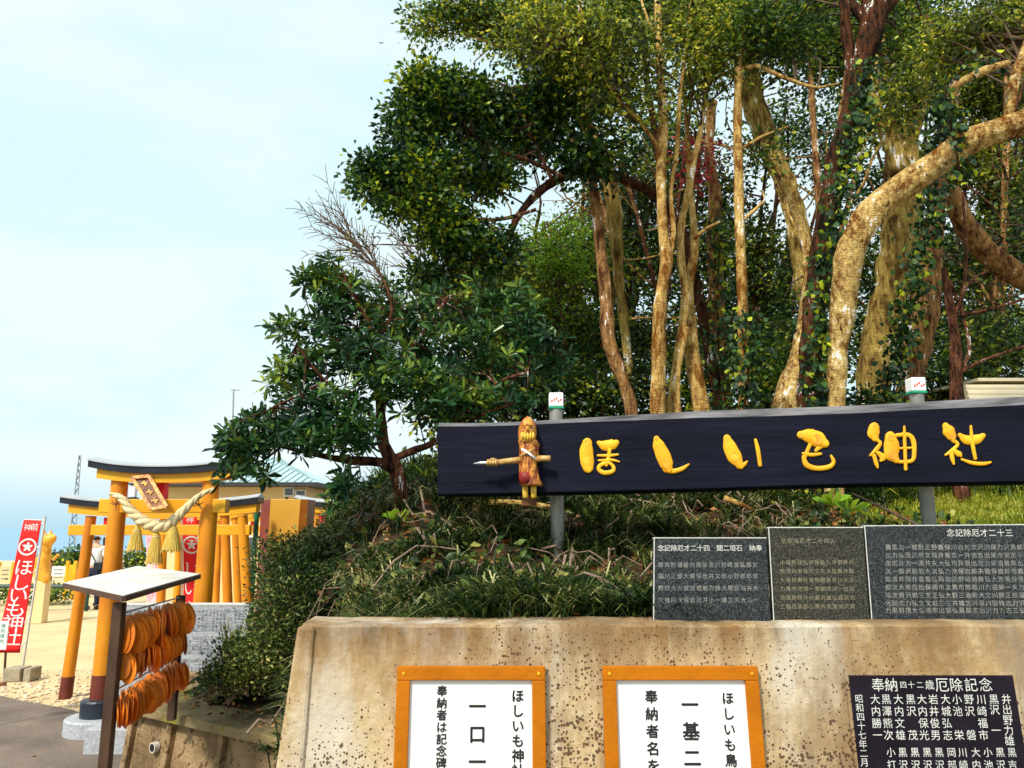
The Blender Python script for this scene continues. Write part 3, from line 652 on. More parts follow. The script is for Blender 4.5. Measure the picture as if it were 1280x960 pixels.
for ch, Z, strokes in LET:
    cx = np.mean([s[0][0][0] for s in strokes]); org = onb(Z[2] + cx / Z[0], Z[3] + 320 / Z[1])
    b = MB(); 
    for k, (s, hot) in enumerate(strokes):
        if not hot: b.add(*ribbon(s, *Z, lift=.0015 + .0004 * k))
    lt = b.build('carved_character', M_gold, sign, smooth=True)
    for s, hot in strokes:
        if hot:
            b = MB(); b.add(*ribbon(s, *Z, depth=.009)); b.build('potato_shaped_stroke', M_gold, lt, smooth=True)
            # orange inlay patches as in the painted stroke
            for q in (s[0], s[-2]):
                X0 = Z[2] + q[0] / Z[0]; Y0 = Z[3] + q[1] / Z[1]; r0 = q[2] / Z[0] * .30
                c = onb(X0, Y0) + bn * .0115; V_ = [c + bd * math.cos(t) * r0 * .0042 + Vector((0, 0, math.sin(t) * r0 * .0055)) for t in np.linspace(0, 2 * math.pi, 12, endpoint=False)]
                b2 = MB(); b2.prism(V_, -bn * .006); b2.build('orange_inlay', M_goldor, lt)
# posts and caps
def sign_post(px, pytop, pybot, rpx, label, deep):
    p = onb(px, pybot, 0); yy = on_plane(px, 600, BL - bn * (TH + deep), bn)
    x, y = yy.x, yy.y; r = rpx / 2 / F * y
    zb = H(x, y) - .15; zt = at(px, pytop + 20, y).z
    root = empty('sign_post', (x, y, zb), label, 'post', 'steel posts carrying the black sign')
    b = MB(); b.tube([(x, y, zb), (x, y, zt)], r, 20); b.build('pipe', M_steelp, root, smooth=True).modifiers.new('es', 'EDGE_SPLIT').split_angle = .8
    s = 9.5 / F * y; h1 = at(px, pytop + 17, y).z; h0 = zt; h2 = at(px, pytop, y).z
    MB().box(x - s, x + s, y - s, y + s, h0, h1).build('green_cap', M_capg, root, bevel=.004)
    w_ = MB(); w_.box(x - s * .94, x + s * .94, y - s * .94, y + s * .94, h1, h2); w_.build('white_cap', M_white, root, bevel=.006)
    b = MB(); yq = y - s * .94 - .001
    for k in range(5):
        cx = x + s * (-.6 + .3 * k); zc = h1 + (h2 - h1) * (.35 + .1 * (k % 3)); b.add([(cx - .004, yq, zc - .006), (cx + .005, yq, zc - .005), (cx + .004, yq, zc + .008), (cx - .005, yq, zc + .006)], [(0, 1, 2, 3)])
    b.build('print', M_redpaint, root)
sign_post(696, 492, 705, 17, 'round grey post beside the carved figure, green and white cap above the sign', .03)
sign_post(1156, 473, 655, 17, 'round grey post under the sign near the shed, green and white cap on top', .03)
b = MB(); b.beam(onb(1092, 612) - bn * .5, at(1155, 660, 4.9), .012, .012); tag(b.build('leaning_stick', M_twig), 'thin dark stick leaning behind the sign near the right hand post', 'stick')

# carved wooden figure fixed on the beam
fx = 664; fig = empty('carved_wooden_figure', tuple(onb(664, 620, .05)), 'varnished carved wooden figure with outstretched arms fixed on the left part of the black sign', 'statue')
ZF = (7.384, 7.384, 590, 510)
def fz(x, y, lift): return onb(590 + x / 7.384, 510 + y / 7.384, lift)
def blob(pts, m, name, depth, parent=fig, seg=14, smooth=True, ncut=0):
    """pts: (x, y, halfwidth) stations of a rounded carved mass in zoomed pixels"""
    V = []; k = len(pts); sc = 1 / 7.384 * 4.55 / F
    for i, (x, y, hw) in enumerate(pts):
        c = fz(x, y, .05)
        for j in range(seg):
            t = 2 * math.pi * j / seg; rr = 1 + (.12 * math.sin(3 * t + i * 1.3) + .10 * math.sin(5 * t + i * 2.1)) * (1 if ncut else 0)
            V.append(c + bd * (hw * sc * math.cos(t) * rr) + bn * (depth * math.sin(t) * rr * min(1, hw / 60)))
    Fc = [(i * seg + j, i * seg + (j + 1) % seg, (i + 1) * seg + (j + 1) % seg, (i + 1) * seg + j) for i in range(k - 1) for j in range(seg)] + [tuple(range(seg)), tuple(range((k - 1) * seg, k * seg))[::-1]]
    b = MB(); b.add(V, Fc); return b.build(name, m, parent, smooth=smooth)
blob([(515, 78, 8), (512, 95, 30), (512, 130, 60), (515, 180, 80), (515, 230, 84), (512, 290, 80), (512, 320, 66)], M_wood_carv, 'head', .055, ncut=1)
blob([(520, 300, 80), (520, 340, 86), (522, 420, 84), (520, 480, 88), (525, 560, 84), (530, 640, 92), (540, 700, 98), (545, 720, 96)], M_wood_torso, 'torso', .05, ncut=1)
blob([(500, 600, 62), (500, 640, 66), (505, 700, 64)], M_carvred, 'robe_panel', .060)
blob([(585, 590, 20), (588, 640, 30), (580, 710, 34)], M_carvlegs, 'sash', .062)
for x in (492, 568): blob([(x, 722, 28), (x, 770, 27), (x + 2, 822, 25), (x, 836, 10)], M_carvlegs, 'leg', .032)
b = MB(); b.tube([fz(450, 480, .06), fz(360, 488, .075), fz(250, 500, .085)], [.020, .018, .016], 10); b.build('arm', M_wood_pale, fig, smooth=True)
b = MB(); b.tube([fz(250, 500, .085), fz(200, 504, .09), fz(135, 508, .09)], [.016, .019, .013], 10); sl = b.build('hand', M_wood_pale, fig, smooth=True)
for k in range(4): 
    b = MB(); b.tube([fz(150 + 24 * k, 480, .098), fz(146 + 24 * k, 505, .112), fz(150 + 24 * k, 532, .098)], .0075, 7); b.build('finger', M_wood_pale, sl, smooth=True)
b = MB(); b.tube([fz(225, 480, .095), fz(190, 470, .104), fz(165, 482, .104)], .007, 7); b.build('thumb', M_wood_pale, sl, smooth=True)
b = MB(); b.tube([fz(140, 507, .09), fz(75, 508, .09), fz(14, 514, .09)], [.010, .010, .002], 8); b.build('carving_knife', M_steel, sl)
b = MB(); b.tube([fz(590, 470, .06), fz(660, 466, .07), fz(722, 466, .075)], [.020, .018, .017], 10); b.build('arm', M_wood_pale, fig, smooth=True)
# carved head with beard locks and a brow
for k in range(5):
    b = MB(); xx = 460 + 26 * k; b.tube([fz(xx, 215 + 6 * abs(k - 2), .105), fz(xx + 4, 260, .112), fz(xx + (2 - k) * 6, 318 - 8 * abs(k - 2), .10)], [.006, .009, .003], 7); b.build('beard_lock', M_carvlegs, fig, smooth=True)
b = MB(); b.tube([fz(468, 160, .098), fz(512, 150, .110), fz(560, 160, .098)], .007, 7); b.build('brow', M_wood_carv, fig, smooth=True)
for x in (486, 540): b = MB(); b.tube([fz(x - 8, 178, .103), fz(x + 8, 178, .103)], .0045, 7); b.build('eye', M_ink, fig)
b = MB(); b.tube([fz(513, 165, .106), fz(513, 205, .120)], [.004, .009], 7); b.build('nose', M_wood_carv, fig, smooth=True)
b = MB(); b.tube([fz(495, 222, .110), fz(531, 222, .110)], .004, 7); b.build('mouth', M_carvred, fig)
b = MB(); b.tube([fz(460, 380, .098), fz(520, 415, .112), fz(585, 470, .10)], .008, 7); b.build('robe_fold', M_whitecl, fig, smooth=True)
b = MB(); b.tube([fz(580, 370, .098), fz(520, 405, .112), fz(455, 440, .10)], .007, 7); b.build('robe_fold', M_wood_pale, fig, smooth=True)
b = MB(); pq = fz(530, 838, .01); b.box(pq.x - .045, pq.x + .045, pq.y + .06, pq.y + .12, pq.z - .035, pq.z + .04); b.build('bracket', M_wood_dk, fig)

# ------------------------------------------------------------------ torii gates
def torii(label, Y, pil, nuki, shim, kas, rp, group, name='torii_gate', sub=M_torii, gz=None, shoe=.22, roof=True, nx_=None, foot=None, gakuz=M_redpaint):
    """pil: ((xtop, ytop), (xbot, ybot)) pixels of each pillar; nuki: (x0, x1, ytop, ybot); shim: same; kas: (x0, x1, ytip, ymidtop, ymidbot)"""
    cx = (nuki[0] + nuki[1]) / 2; base = at(cx, 860, Y)
    r = empty(name, (base.x, Y, 0), label, 'torii gate', group)
    D = rp * 1.5
    for (xt, yt), (xb, yb_) in pil:
        p = at(xt, yt, Y); q = at(xb, yb_, Y); z0 = foot if foot is not None else 0
        q = p + (q - p) * ((z0 - p.z) / (q.z - p.z))
        b = MB(); m_ = q + (p - q) * (shoe / (p.z - q.z)); b.tube([m_, p], [rp * 1.02, rp * .9], 20); pp = b.build('pillar', sub, r, smooth=True); pp.modifiers.new('es', 'EDGE_SPLIT').split_angle = .8
        b = MB(); b.tube([q, m_], [rp * 1.10, rp * 1.07], 20); b.build('pillar_foot', M_shoe, pp, smooth=True).modifiers.new('es', 'EDGE_SPLIT').split_angle = .8
    a_ = at(nuki[0], nuki[2], Y); c_ = at(nuki[1], nuki[3], Y); MB().box(a_.x, c_.x, Y - D * .45, Y + D * .45, c_.z, a_.z).build('tie_beam', M_torii_y, r, bevel=.006)
    xk0, xk1 = at(kas[0], 600, Y).x, at(kas[1], 600, Y).x; zt = at(640, kas[2], Y).z; zm = at(640, kas[3], Y).z; zb = at(640, kas[4], Y).z
    s0, s1 = at(shim[0], shim[2], Y), at(shim[1], shim[3], Y)
    n = 21; th = zm - zb; V = []; V2 = []; V3 = []; cxx = (xk0 + xk1) / 2; hw = (xk1 - xk0) / 2
    def lift(x): return (zt - zm) * (abs(x - cxx) / hw) ** 2.4
    for i in range(n):
        x = xk0 + (xk1 - xk0) * i / (n - 1); l = lift(x)
        V += [(x, Y - D * 1.1, zb + l), (x, Y + D * 1.1, zb + l), (x, Y + D * 1.15, zm + l), (x, Y - D * 1.15, zm + l)]
        V2 += [(x, Y - D * 1.25, zm + l + .001), (x, Y + D * 1.25, zm + l + .001), (x, Y + D * 1.25, zm + l + .012), (x, Y, zm + l + th * .75), (x, Y - D * 1.25, zm + l + .012)]
        xs_ = s0.x + (s1.x - s0.x) * i / (n - 1); l2 = lift(xs_)
        V3 += [(xs_, Y - D * .8, s1.z + l2 * .9), (xs_, Y + D * .8, s1.z + l2 * .9), (xs_, Y + D * .8, zb + l2 - .001), (xs_, Y - D * .8, zb + l2 - .001)]
    def skin(V, k, m, nm_):
        Fc = [(i * k + j, i * k + (j + 1) % k, (i + 1) * k + (j + 1) % k, (i + 1) * k + j) for i in range(n - 1) for j in range(k)] + [tuple(range(k))[::-1], tuple(range((n - 1) * k, n * k))]
        b = MB(); b.add(V, Fc); return b.build(nm_, m, r)
    kk = skin(V, 4, M_kasagi, 'top_lintel'); skin(V2, 5, M_kroof, 'metal_capping'); skin(V3, 4, M_torii_y, 'under_lintel')
    if gz: 
        g0 = at(gz[0], nuki[2], Y); g1 = at(gz[1], shim[3], Y); MB().box(g0.x, g1.x, Y - D * .35, Y + D * .35, g0.z + .001, g1.z + .001).build('centre_strut', gakuz, r)
    return r
G = 'orange torii gates in a row'
Ym = 7.15
torii('large orange torii in front, hung with thick straw rope', Ym, [((150, 600), (127, 858)), ((264, 600), (246, 858))], (128, 284, 624, 641), (128, 292, 590, 604), (118, 296, 577, 585, 593), .082, G, foot=.26, gz=(197, 209))
# stepped pedestals of the big torii
def pedestal(px, label):
    c = at(px, 858, Ym); r = empty('pillar_pedestal', (c.x, Ym, 0), label, 'pedestal', 'stone pedestals of the large torii')
    b = MB(); b.lathe([(.155, .135), (.155, .262), (.145, .275), (.09, .28)], (c.x, Ym, 0), 24); b.build('black_collar', M_kasagi, r)
    b = MB(); b.lathe([(.27, 0), (.27, .12), (.255, .134), (.1, .134)], (c.x, Ym, 0), 24); b.build('stone_base', M_granite_lt, r)
pedestal(127, 'round stone pedestal with black collar under the left pillar of the large torii')
pedestal(246, 'round stone pedestal with black collar under the right pillar of the large torii')
t2 = torii('smaller orange torii just behind the large one, its upswept ends showing on both sides', 8.5, [((114, 645), (83, 862)), ((303, 645), (316, 862))], (88, 313, 656, 669), (90, 322, 636, 647), (84, 328, 622, 630, 637), .060, G, gz=(131, 138))
def t_more(Y, xa, xb, label, gz):
    k = 8.5 / Y
    def yy(y): return 660 + (y - 660) * k
    torii(label, Y, [((xa + 3, yy(640)), (xa - 4 * k, yy(862))), ((xb - 3, yy(640)), (xb + 4 * k, yy(862)))], (xa - 10, xb + 10, yy(656), yy(669)), (xa - 10, xb + 10, yy(636), yy(647)), (xa - 14, xb + 14, yy(622), yy(630), yy(637)), .060, G, gz=gz)
t_more(9.8, 146, 284, 'third torii of the row, its right pillar beside the large torii', (205, 213))
t_more(11.2, 202, 297, 'fourth torii of the row, its left pillar standing behind the rope tassels', (246, 253))
t_more(12.6, 222, 307, 'fifth torii of the row, left pillar just right of the fourth one', (262, 268))
t_more(13.6, 271, 345, 'farthest torii of the row, almost hidden by the golden cabinet', (314, 321))
tz = torii('distant torii glimpsed to the right of the golden cabinet under the shrub tree', 12.5, [((396, 640), (392, 800)), ((462, 640), (466, 800))], (376, 480, 655, 664), (378, 478, 634, 642), (372, 486, 623, 629, 635), .075, 'separate torii beyond the bank', gz=(395, 409))

# rope with tassels on the large torii
rp_root = empty('sacred_rope', tuple(at(205, 660, Ym - .14)), 'thick twisted straw rope sagging between the pillars of the large torii, with straw tassels', 'rope')
ctrl = [(137, 617, 2.5), (152, 623, 6), (163, 638, 8), (178, 651, 9.5), (194, 658, 10), (210, 656, 9.5), (224, 644, 8), (238, 630, 6), (252, 618, 4.5), (268, 611, 3)]
P = [at(x, y, Ym - .16) for x, y, _ in ctrl]; R_ = [r * .72 / F * Ym for *_, r in ctrl]
P, R_ = catmull(P, R_, .02)
for s in range(3):
    pts = []
    for i, (p, r) in enumerate(zip(P, R_)):
        d = (P[min(i + 1, len(P) - 1)] - P[max(i - 1, 0)]).normalized(); u = d.cross(Vector((0, 1, 0))).normalized(); v = Vector((0, 1, 0))
        a_ = i * .55 + s * 2 * math.pi / 3; pts.append(p + (u * math.cos(a_) + v * math.sin(a_)) * r * .48)
    b = MB(); b.tube(pts, [r * .62 for r in R_], 8); b.build('rope_strand', M_rope, rp_root, smooth=True)
for tx, ty, ln, wd in ((172, 655, 30, 9), (196, 662, 38, 9), (217, 652, 33, 11)):
    p = at(tx, ty, Ym - .16); k = Ym / F; V = []; b = MB()
    b.lathe([(.012, 0), (.018, -.02), (.03, -.05), (wd * k * .6, -.10), (wd * k, -ln * k), (wd * k * .9, -ln * k - .004)][::-1], p, 14)
    ts = b.build('straw_tassel', M_tassel, rp_root, smooth=False)
    b = MB()
    for j in range(26):
        t = 2 * math.pi * j / 26; q = Vector((math.cos(t), math.sin(t), 0)); b.tube([p + q * .03 + Vector((0, 0, -.05)), p + q * (wd * k * 1.02) + Vector((0, 0, -ln * k - random.uniform(0, .03)))], [.004, .005], 4)
    b.build('straws', M_tassel, ts)
    b = MB(); b.tube([p + Vector((0, 0, -.055)), p + Vector((0, 0, -.068))], .036, 12); b.build('binding', M_rope, ts)
for tx in (143, 247):
    b = MB(); c = at(tx + 2, 631, Ym - .14)
    for j in range(9):
        t = random.uniform(0, 6.28); b.tube([c, c + Vector((math.cos(t) * .05, -.01, math.sin(t) * .055))], [.006, .003], 4)
    b.build('rope_knot', M_wood_dk, rp_root)
# tilted carved name board of the torii
c = [at(166, 598, Ym - .14), at(187, 596, Ym - .14), at(209, 634, Ym - .26), at(190, 637, Ym - .26)]
gk = empty('shrine_name_board', tuple((c[0] + c[2]) / 2), 'dark carved wooden name board leaning forward between the beams of the large torii', 'name board')
nrm = (c[1] - c[0]).cross(c[3] - c[0]).normalized(); nrm = nrm if nrm.y < 0 else -nrm
b = MB(); b.prism(c, -nrm * .03); b.build('board', M_wood_dk, gk, bevel=.004)
for i in range(4):
    b = MB(); b.beam(c[i] + nrm * .006, c[(i + 1) % 4] + nrm * .006, .03, .03, up=nrm); b.build('frame_bar', M_wood_carv, gk)
for k in range(3):
    m_ = c[0].lerp(c[3], .2 + .28 * k).lerp(c[1].lerp(c[2], .2 + .28 * k), .5) + nrm * .006
    b = MB(); e1 = (c[1] - c[0]).normalized(); e2 = (c[3] - c[0]).normalized()
    b.beam(m_ - e1 * .03, m_ + e1 * .03, .012, .008, up=nrm); b.beam(m_ - e2 * .028 + e1 * .006, m_ + e2 * .03, .012, .008, up=nrm); b.build('carved_mark', M_goldor, gk)
# small hanging white lantern seen between the beams
lp = at(167, 613, 11); ln_ = empty('hanging_lantern', tuple(lp), 'small white lantern hanging above the tie beam of the large torii', 'lantern')
b = MB(); b.box(lp.x - .04, lp.x + .04, 10.96, 11.04, lp.z - .10, lp.z + .08); b.build('lantern_body', M_white, ln_, bevel=.01)
b = MB(); b.box(lp.x - .06, lp.x + .06, 10.94, 11.06, lp.z + .08, lp.z + .10); b.box(lp.x - .01, lp.x + .01, 10.99, 11.01, lp.z + .1, lp.z + .18); b.build('lantern_cap', M_dark, ln_)
b = MB(); b.box(lp.x - .06, lp.x + .06, 10.94, 11.06, lp.z - .12, lp.z - .10); b.build('lantern_base', M_dark, ln_)

# ------------------------------------------------------------------ banners
def banner(tl, tr, br, bl, Y, m, label, items, polepx=None, base=True, emblem=None, Yb=None):
    Yb = Yb or Y
    q = [at(*tl, Y), at(*tr, Y), at(*br, Yb), at(*bl, Yb)]
    r = empty('nobori_banner', (q[2].x, Yb, 0), label, 'banner', 'red shrine banners')
    n = (q[1] - q[0]).cross(q[3] - q[0]).normalized(); n = n if n.y < 0 else -n
    nu, nv = 10, 26; V = []
    for j in range(nv):
        for i in range(nu):
            u, v = i / (nu - 1), j / (nv - 1); p = q[0].lerp(q[1], u).lerp(q[3].lerp(q[2], u), v)
            V.append(p + n * .006 * math.sin(u * 6 + v * 9) * (1 - u))
    def surf(u, v, lf): return q[0].lerp(q[1], u).lerp(q[3].lerp(q[2], u), v) + n * (.006 * math.sin(u * 6 + v * 9) * (1 - u) + lf)
    Fc = [(j * nu + i, j * nu + i + 1, (j + 1) * nu + i + 1, (j + 1) * nu + i) for j in range(nv - 1) for i in range(nu - 1)]
    cl = link('cloth', mkmesh('cloth', V, Fc, True), m, r)
    sol = cl.modifiers.new('solid', 'SOLIDIFY'); sol.thickness = .0015
    Wd = (q[1] - q[0]).length; Hh = (q[3] - q[0]).length
    for c, u, v, s in items:
        g, f = glyph(c, 0)
        link('character', mkmesh('character', [surf(u + (a_ - .5) * s / Wd, v - (b_ - .38) * s / Hh, .004) for a_, b_ in g], f), M_whitecl, cl)
    if emblem:
        eu, ev, er = emblem; V = []; Fc = []; nn = 40
        for i in range(nn):
            t = 2 * math.pi * i / nn
            for rr in (er, er * .80): V.append(surf(eu + rr * math.cos(t) / Wd, ev + rr * math.sin(t) / Hh, .005))
        Fc = [(2 * i, 2 * i + 1, (2 * i + 3) % (2 * nn), (2 * i + 2) % (2 * nn)) for i in range(nn)]
        k = len(V); sp_ = []
        for i in range(20):
            t = 2 * math.pi * i / 20 - math.pi / 2; rr = er * (.62 if i % 4 == 0 else (.44 if i % 2 else .24)); V.append(surf(eu + rr * math.cos(t) / Wd, ev + rr * math.sin(t) / Hh, .005))
        V.append(surf(eu, ev, .005)); Fc += [(k + i, k + (i + 1) % 20, k + 20) for i in range(20)]
        link('emblem', mkmesh('emblem', V, Fc), M_whitecl, cl)
    if polepx:
        a_ = at(*polepx[0], Y) + Vector((0, .01, 0)); c_ = at(*polepx[1], Yb) + Vector((0, .01, 0))
        b = MB(); b.tube([c_, a_], .010, 8); b.build('pole', M_pipe, r)
        b = MB(); b.tube([q[0] + Vector((0, .008, .004)), a_.lerp(c_, .03)], .006, 6); b.build('top_bar', M_pipe, r)
        for k in range(6):
            s_ = surf(1, .02 + .19 * k, 0); t_ = a_.lerp(c_, .05 + .155 * k)
            b = MB(); b.tube([s_, t_], .006, 5); b.build('loop', M_whitecl, r)
    return r
YB = 7.6
its = [('神', .32, .055, .075), ('前', .68, .05, .075)]
for c, v in zip('ほしいも神社', (.36, .475, .57, .675, .78, .885)): its.append((c, .5, v, .17))
banner((30, 650), (52, 651), (25, 816), (-6, 816), YB, M_red, 'red banner with white characters and round crest standing at the left edge of the photo', its, ((56, 645), (28, 832)), emblem=(.5, .205, .082))
# its concrete foot blocks
bk = empty('banner_weight', tuple(gr(22, 852)), 'pair of grey concrete blocks weighing down the foot of the left banner', 'concrete block')
for px0, px1 in ((2, 27), (28, 40)):
    a_ = gr(px0, 853); c_ = gr(px1, 852); MB().box(a_.x, c_.x, a_.y, a_.y + .22, 0.004, .15).build('block', M_block, bk, bevel=.008)
b = MB(); a_ = gr(-4, 858); c_ = gr(22, 853); b.box(a_.x, c_.x, a_.y - .05, a_.y + .03, .004, .04); b.build('base_bar', M_wood_dk, bk)
b = MB(); p = gr(5, 850); b.tube([(p.x, p.y, 0), at(10, 770, p.y)], .014, 8); b.build('stake', M_brownpost, bk)
# little white notice on a stake
nb = empty('small_sign', tuple(gr(2, 855)), 'small white sign with green writing at the bottom left of the left banner', 'sign')
a_ = at(-14, 776, 7.3); c_ = at(8, 812, 7.3); MB().box(a_.x, c_.x, 7.29, 7.3, c_.z, a_.z).build('board', M_white, nb)
it = [(c, .045 + .05 * i, .21 - .045 * j, .04) for i, s in enumerate(('参拝', '順路', '境内')) for j, c in enumerate(s + s)]
text_part('lettering', it, Vector((a_.x, 7.29, c_.z)), Vector((1, 0, 0)), Vector((0, 0, 1)), Vector((0, -1, 0)), M_capg, nb, .002, 0, 'stuff')
b = MB(); b.tube([((a_.x + c_.x) / 2, 7.31, 0), ((a_.x + c_.x) / 2, 7.31, c_.z + .1)], .012, 8); b.build('stake', M_brownpost, nb)
# banner inside the torii row
its = [('神', .5, .05, .09)]
for c, v in zip('しいも神社', (.42, .56, .70, .83, .94)): its.append((c, .52, v, .17))
banner((229, 641), (246, 641), (250, 812), (229, 812), 8.9, M_red, 'red banner hanging behind the right pillar of the large torii', its, ((227, 640), (227, 815)), emblem=(.6, .24, .10))
banner((183, 640), (196, 640), (196, 760), (183, 760), 13.2, M_pink, 'pale pink banner far back between the torii pillars', [], ((198, 638), (198, 770)))

# ------------------------------------------------------------------ votive plaque rack
FY, LY, RY, BY = 3.8, 4.6, 5.3, 6.1
cF, cL, cR, cB = at(155, 745, FY), at(80, 729, LY), at(250, 718, RY), at(172, 708, BY)
rack = empty('votive_rack', (-2.03, 4.3, 0), 'brown steel rack with a slanting white sheet roof, where the orange plaques hang', 'rack')
dn = Vector((0, 0, -.022))
b = MB(); b.prism([cF, cR, cB, cL], Vector((0, 0, .004))); b.build('roof_sheet', M_plate, rack)
for p, q, nn in ((cF, cR, 1), (cL, cF, 1), (cR, cB, 1), (cB, cL, 1)):
    b = MB(); b.beam(p + dn * .62, q + dn * .62, .014, .026); b.build('roof_edge', M_platex, rack)
Pn = at(148, 760, 4.0); Pf = at(227, 750, 4.95)
xn, yn = at(141, 850, 4.0).x, 4.0; xf, yf = at(222, 800, 4.98).x, 4.98
b = MB(); b.beam((xn, yn, 0), (xn, yn, at(150, 748, yn).z - .02), .05, .05, up=Vector((0, 1, 0))); b.build('post', M_brownpost, rack, bevel=.003)
b = MB(); b.beam((xf, yf, .6), (xf, yf, at(230, 740, yf).z - .02), .045, .045, up=Vector((0, 1, 0))); b.build('post', M_brownpost, rack, bevel=.003)
A = Vector((xn, yn, 0)); Bv = Vector((xf, yf, 0)); rd = (Bv - A).normalized(); rn = Vector((rd.y, -rd.x, 0)); 
rowsz = [(1.325, 1.325, .165, 46), (1.175, 1.18, .15, 44), (.955, .97, .145, 44)]
# wires
for z0, z1, h, n_ in rowsz:
    b = MB(); b.tube([(xn, yn, z0), (xf, yf, z1)], .005, 6); b.build('hanging_wire', M_steel, rack)
# votive plaque: flattened, slightly curved oval with string
V = []; nn = 16; prof = []
ring = [(.052 * math.cos(2 * math.pi * i / nn), .075 * math.sin(2 * math.pi * i / nn) * (1 + .08 * math.sin(2 * math.pi * i / nn))) for i in range(nn)]
for s, z in ((.9, -.004), (1, -.002), (1, .002), (.9, .004)):
    V += [(x * s * .9, z + 1.2 * x * x, y * s - .08) for x, y in ring]
Fc = [(k * nn + i, k * nn + (i + 1) % nn, (k + 1) * nn + (i + 1) % nn, (k + 1) * nn + i) for k in range(3) for i in range(nn)] + [tuple(range(nn))[::-1], tuple(range(3 * nn, 4 * nn))]
b = MB(); b.add(V, Fc); ema0 = b.build('votive_plaque', M_ema, None, smooth=True); ema0.modifiers.new('es', 'EDGE_SPLIT').split_angle = .7
strb = MB(); strb.tube([(0, 0, -.02), (.012, 0, .0), (0, 0, .012), (-.012, 0, 0), (0, 0, -.02)], .0015, 4); st0 = strb.build('string', M_string, ema0)
labs = ['orange oval plaque hanging in the top row of the rack', 'orange oval plaque hanging in the middle row of the rack', 'orange oval plaque hanging in the bottom row of the rack']
first = True
for ri, (z0, z1, h, n_) in enumerate(rowsz):
    for k in range(n_):
        t = (k + .5 + random.uniform(-.3, .3)) / n_ * .95 + .03
        for layer in range(2):
            p = A.lerp(Bv, t) + Vector((0, 0, z0 + (z1 - z0) * t - .012)); p.x += (.012 if layer == 0 else .05) + random.uniform(-.008, .012); p.z -= random.uniform(0, .03) + layer * .008
            o = ema0 if first else copy_tree(ema0); first = False
            fan = math.radians(-32 + 26 * math.sin(t * 9 + ri * 2) + random.uniform(-9, 9))
            o.location = p; o.rotation_euler = (math.radians(random.uniform(-9, 9)), math.radians(random.uniform(-16, 16)), fan)
            s_ = random.uniform(.92, 1.12); o.scale = (s_, s_, s_ * h / .155)
            tag(o, labs[ri] + (', near its front post', ', halfway along', ', near its far post')[min(2, int(t * 3))], 'votive plaque', 'orange votive plaques, ' + ('top', 'middle', 'bottom')[ri] + ' row' + (', front third', ', middle third', ', far third')[min(2, int(t * 3))])
# granite block at the foot of the rack
a_ = gr(103, 944); c_ = gr(132, 946)
o = MB().box(a_.x, a_.x + .62, a_.y, a_.y + .25, 0, .19).build('granite_block', M_granite_lt, None, bevel=.006); tag(o, 'pale granite kerb block on the asphalt at the foot of the plaque rack', 'stone block')

# ------------------------------------------------------------------ pale granite tablet with donors' names
YG = 6.6; a_ = at(146, 757, YG); c_ = at(312, 757, YG); gz_ = a_.z
gt = empty('donor_stone', ((a_.x + c_.x) / 2, YG, 0), 'long pale granite tablet covered in a fine grid of names behind the orange plaques', 'memorial stone')
MB().box(a_.x, c_.x, YG, YG + .12, 0, gz_).build('slab', M_granite_lt, gt, bevel=.004)
MB().box(a_.x - .005, c_.x + .005, YG - .004, YG + .125, gz_ + .0005, gz_ + .012).build('top_edge', M_granite_top, gt)
it = []; W_ = c_.x - a_.x; cw = .030; rr = random.Random(2)
for i in range(int(W_ / cw) - 1):
    for j in range(18):
        if j in (6, 12): continue
        if rr.random() < .93: it.append((rr.choice('一二十大川小井山田木本三中上土'), cw * (i + 1), -.045 - j * .030, .031))
text_part('engraving', it, Vector((a_.x, YG, gz_)), Vector((1, 0, 0)), Vector((0, 0, 1)), Vector((0, -1, 0)), M_engr4, gt, .0015, 0, 'stuff')

# ------------------------------------------------------------------ golden cabinet, green pole
YC = 9.0
cab = empty('golden_cabinet', (at(350, 700, YC).x, YC, 0), 'tall golden cabinet with maroon left side standing right of the torii', 'cabinet')
x0, x1, x2, x3 = at(326, 640, YC + .5).x, at(337, 640, YC).x, at(373, 640, YC).x, at(383, 640, YC).x; zt = at(350, 624, YC).z
MB().hexa([(x0, YC + .5, 0), (x1, YC, 0), (x1 + .01, YC + .02, 0), (x1, YC + .6, 0)], [(x0, YC + .5, zt), (x1, YC, zt), (x1 + .01, YC + .02, zt), (x1, YC + .6, zt)]).build('side_panel', M_cabred, cab)
MB().hexa([(x1, YC, 0), (x2 - .05, YC, 0), (x2 - .05, YC + .45, 0), (x1, YC + .45, 0)], [(x1 + .002, YC, zt), (x2 + .02, YC, zt), (x2 + .02, YC + .45, zt), (x1 + .002, YC + .45, zt)]).build('front_panel', M_cab, cab, bevel=.004)
MB().hexa([(x2 - .049, YC + .002, 0), (x3 - .06, YC + .05, 0), (x3 - .06, YC + .4, 0), (x2 - .049, YC + .4, 0)], [(x2 + .021, YC + .002, zt), (x3, YC + .05, zt), (x3, YC + .4, zt), (x2 + .021, YC + .4, zt)]).build('end_panel', M_cabside, cab)
b = MB(); p = at(322, 626, 8.8); b.tube([(p.x, 8.8, 0), (p.x, 8.8, p.z)], .028, 12); tag(b.build('green_pole', M_greenp), 'slim dark green pole at the left edge of the golden cabinet', 'pole')

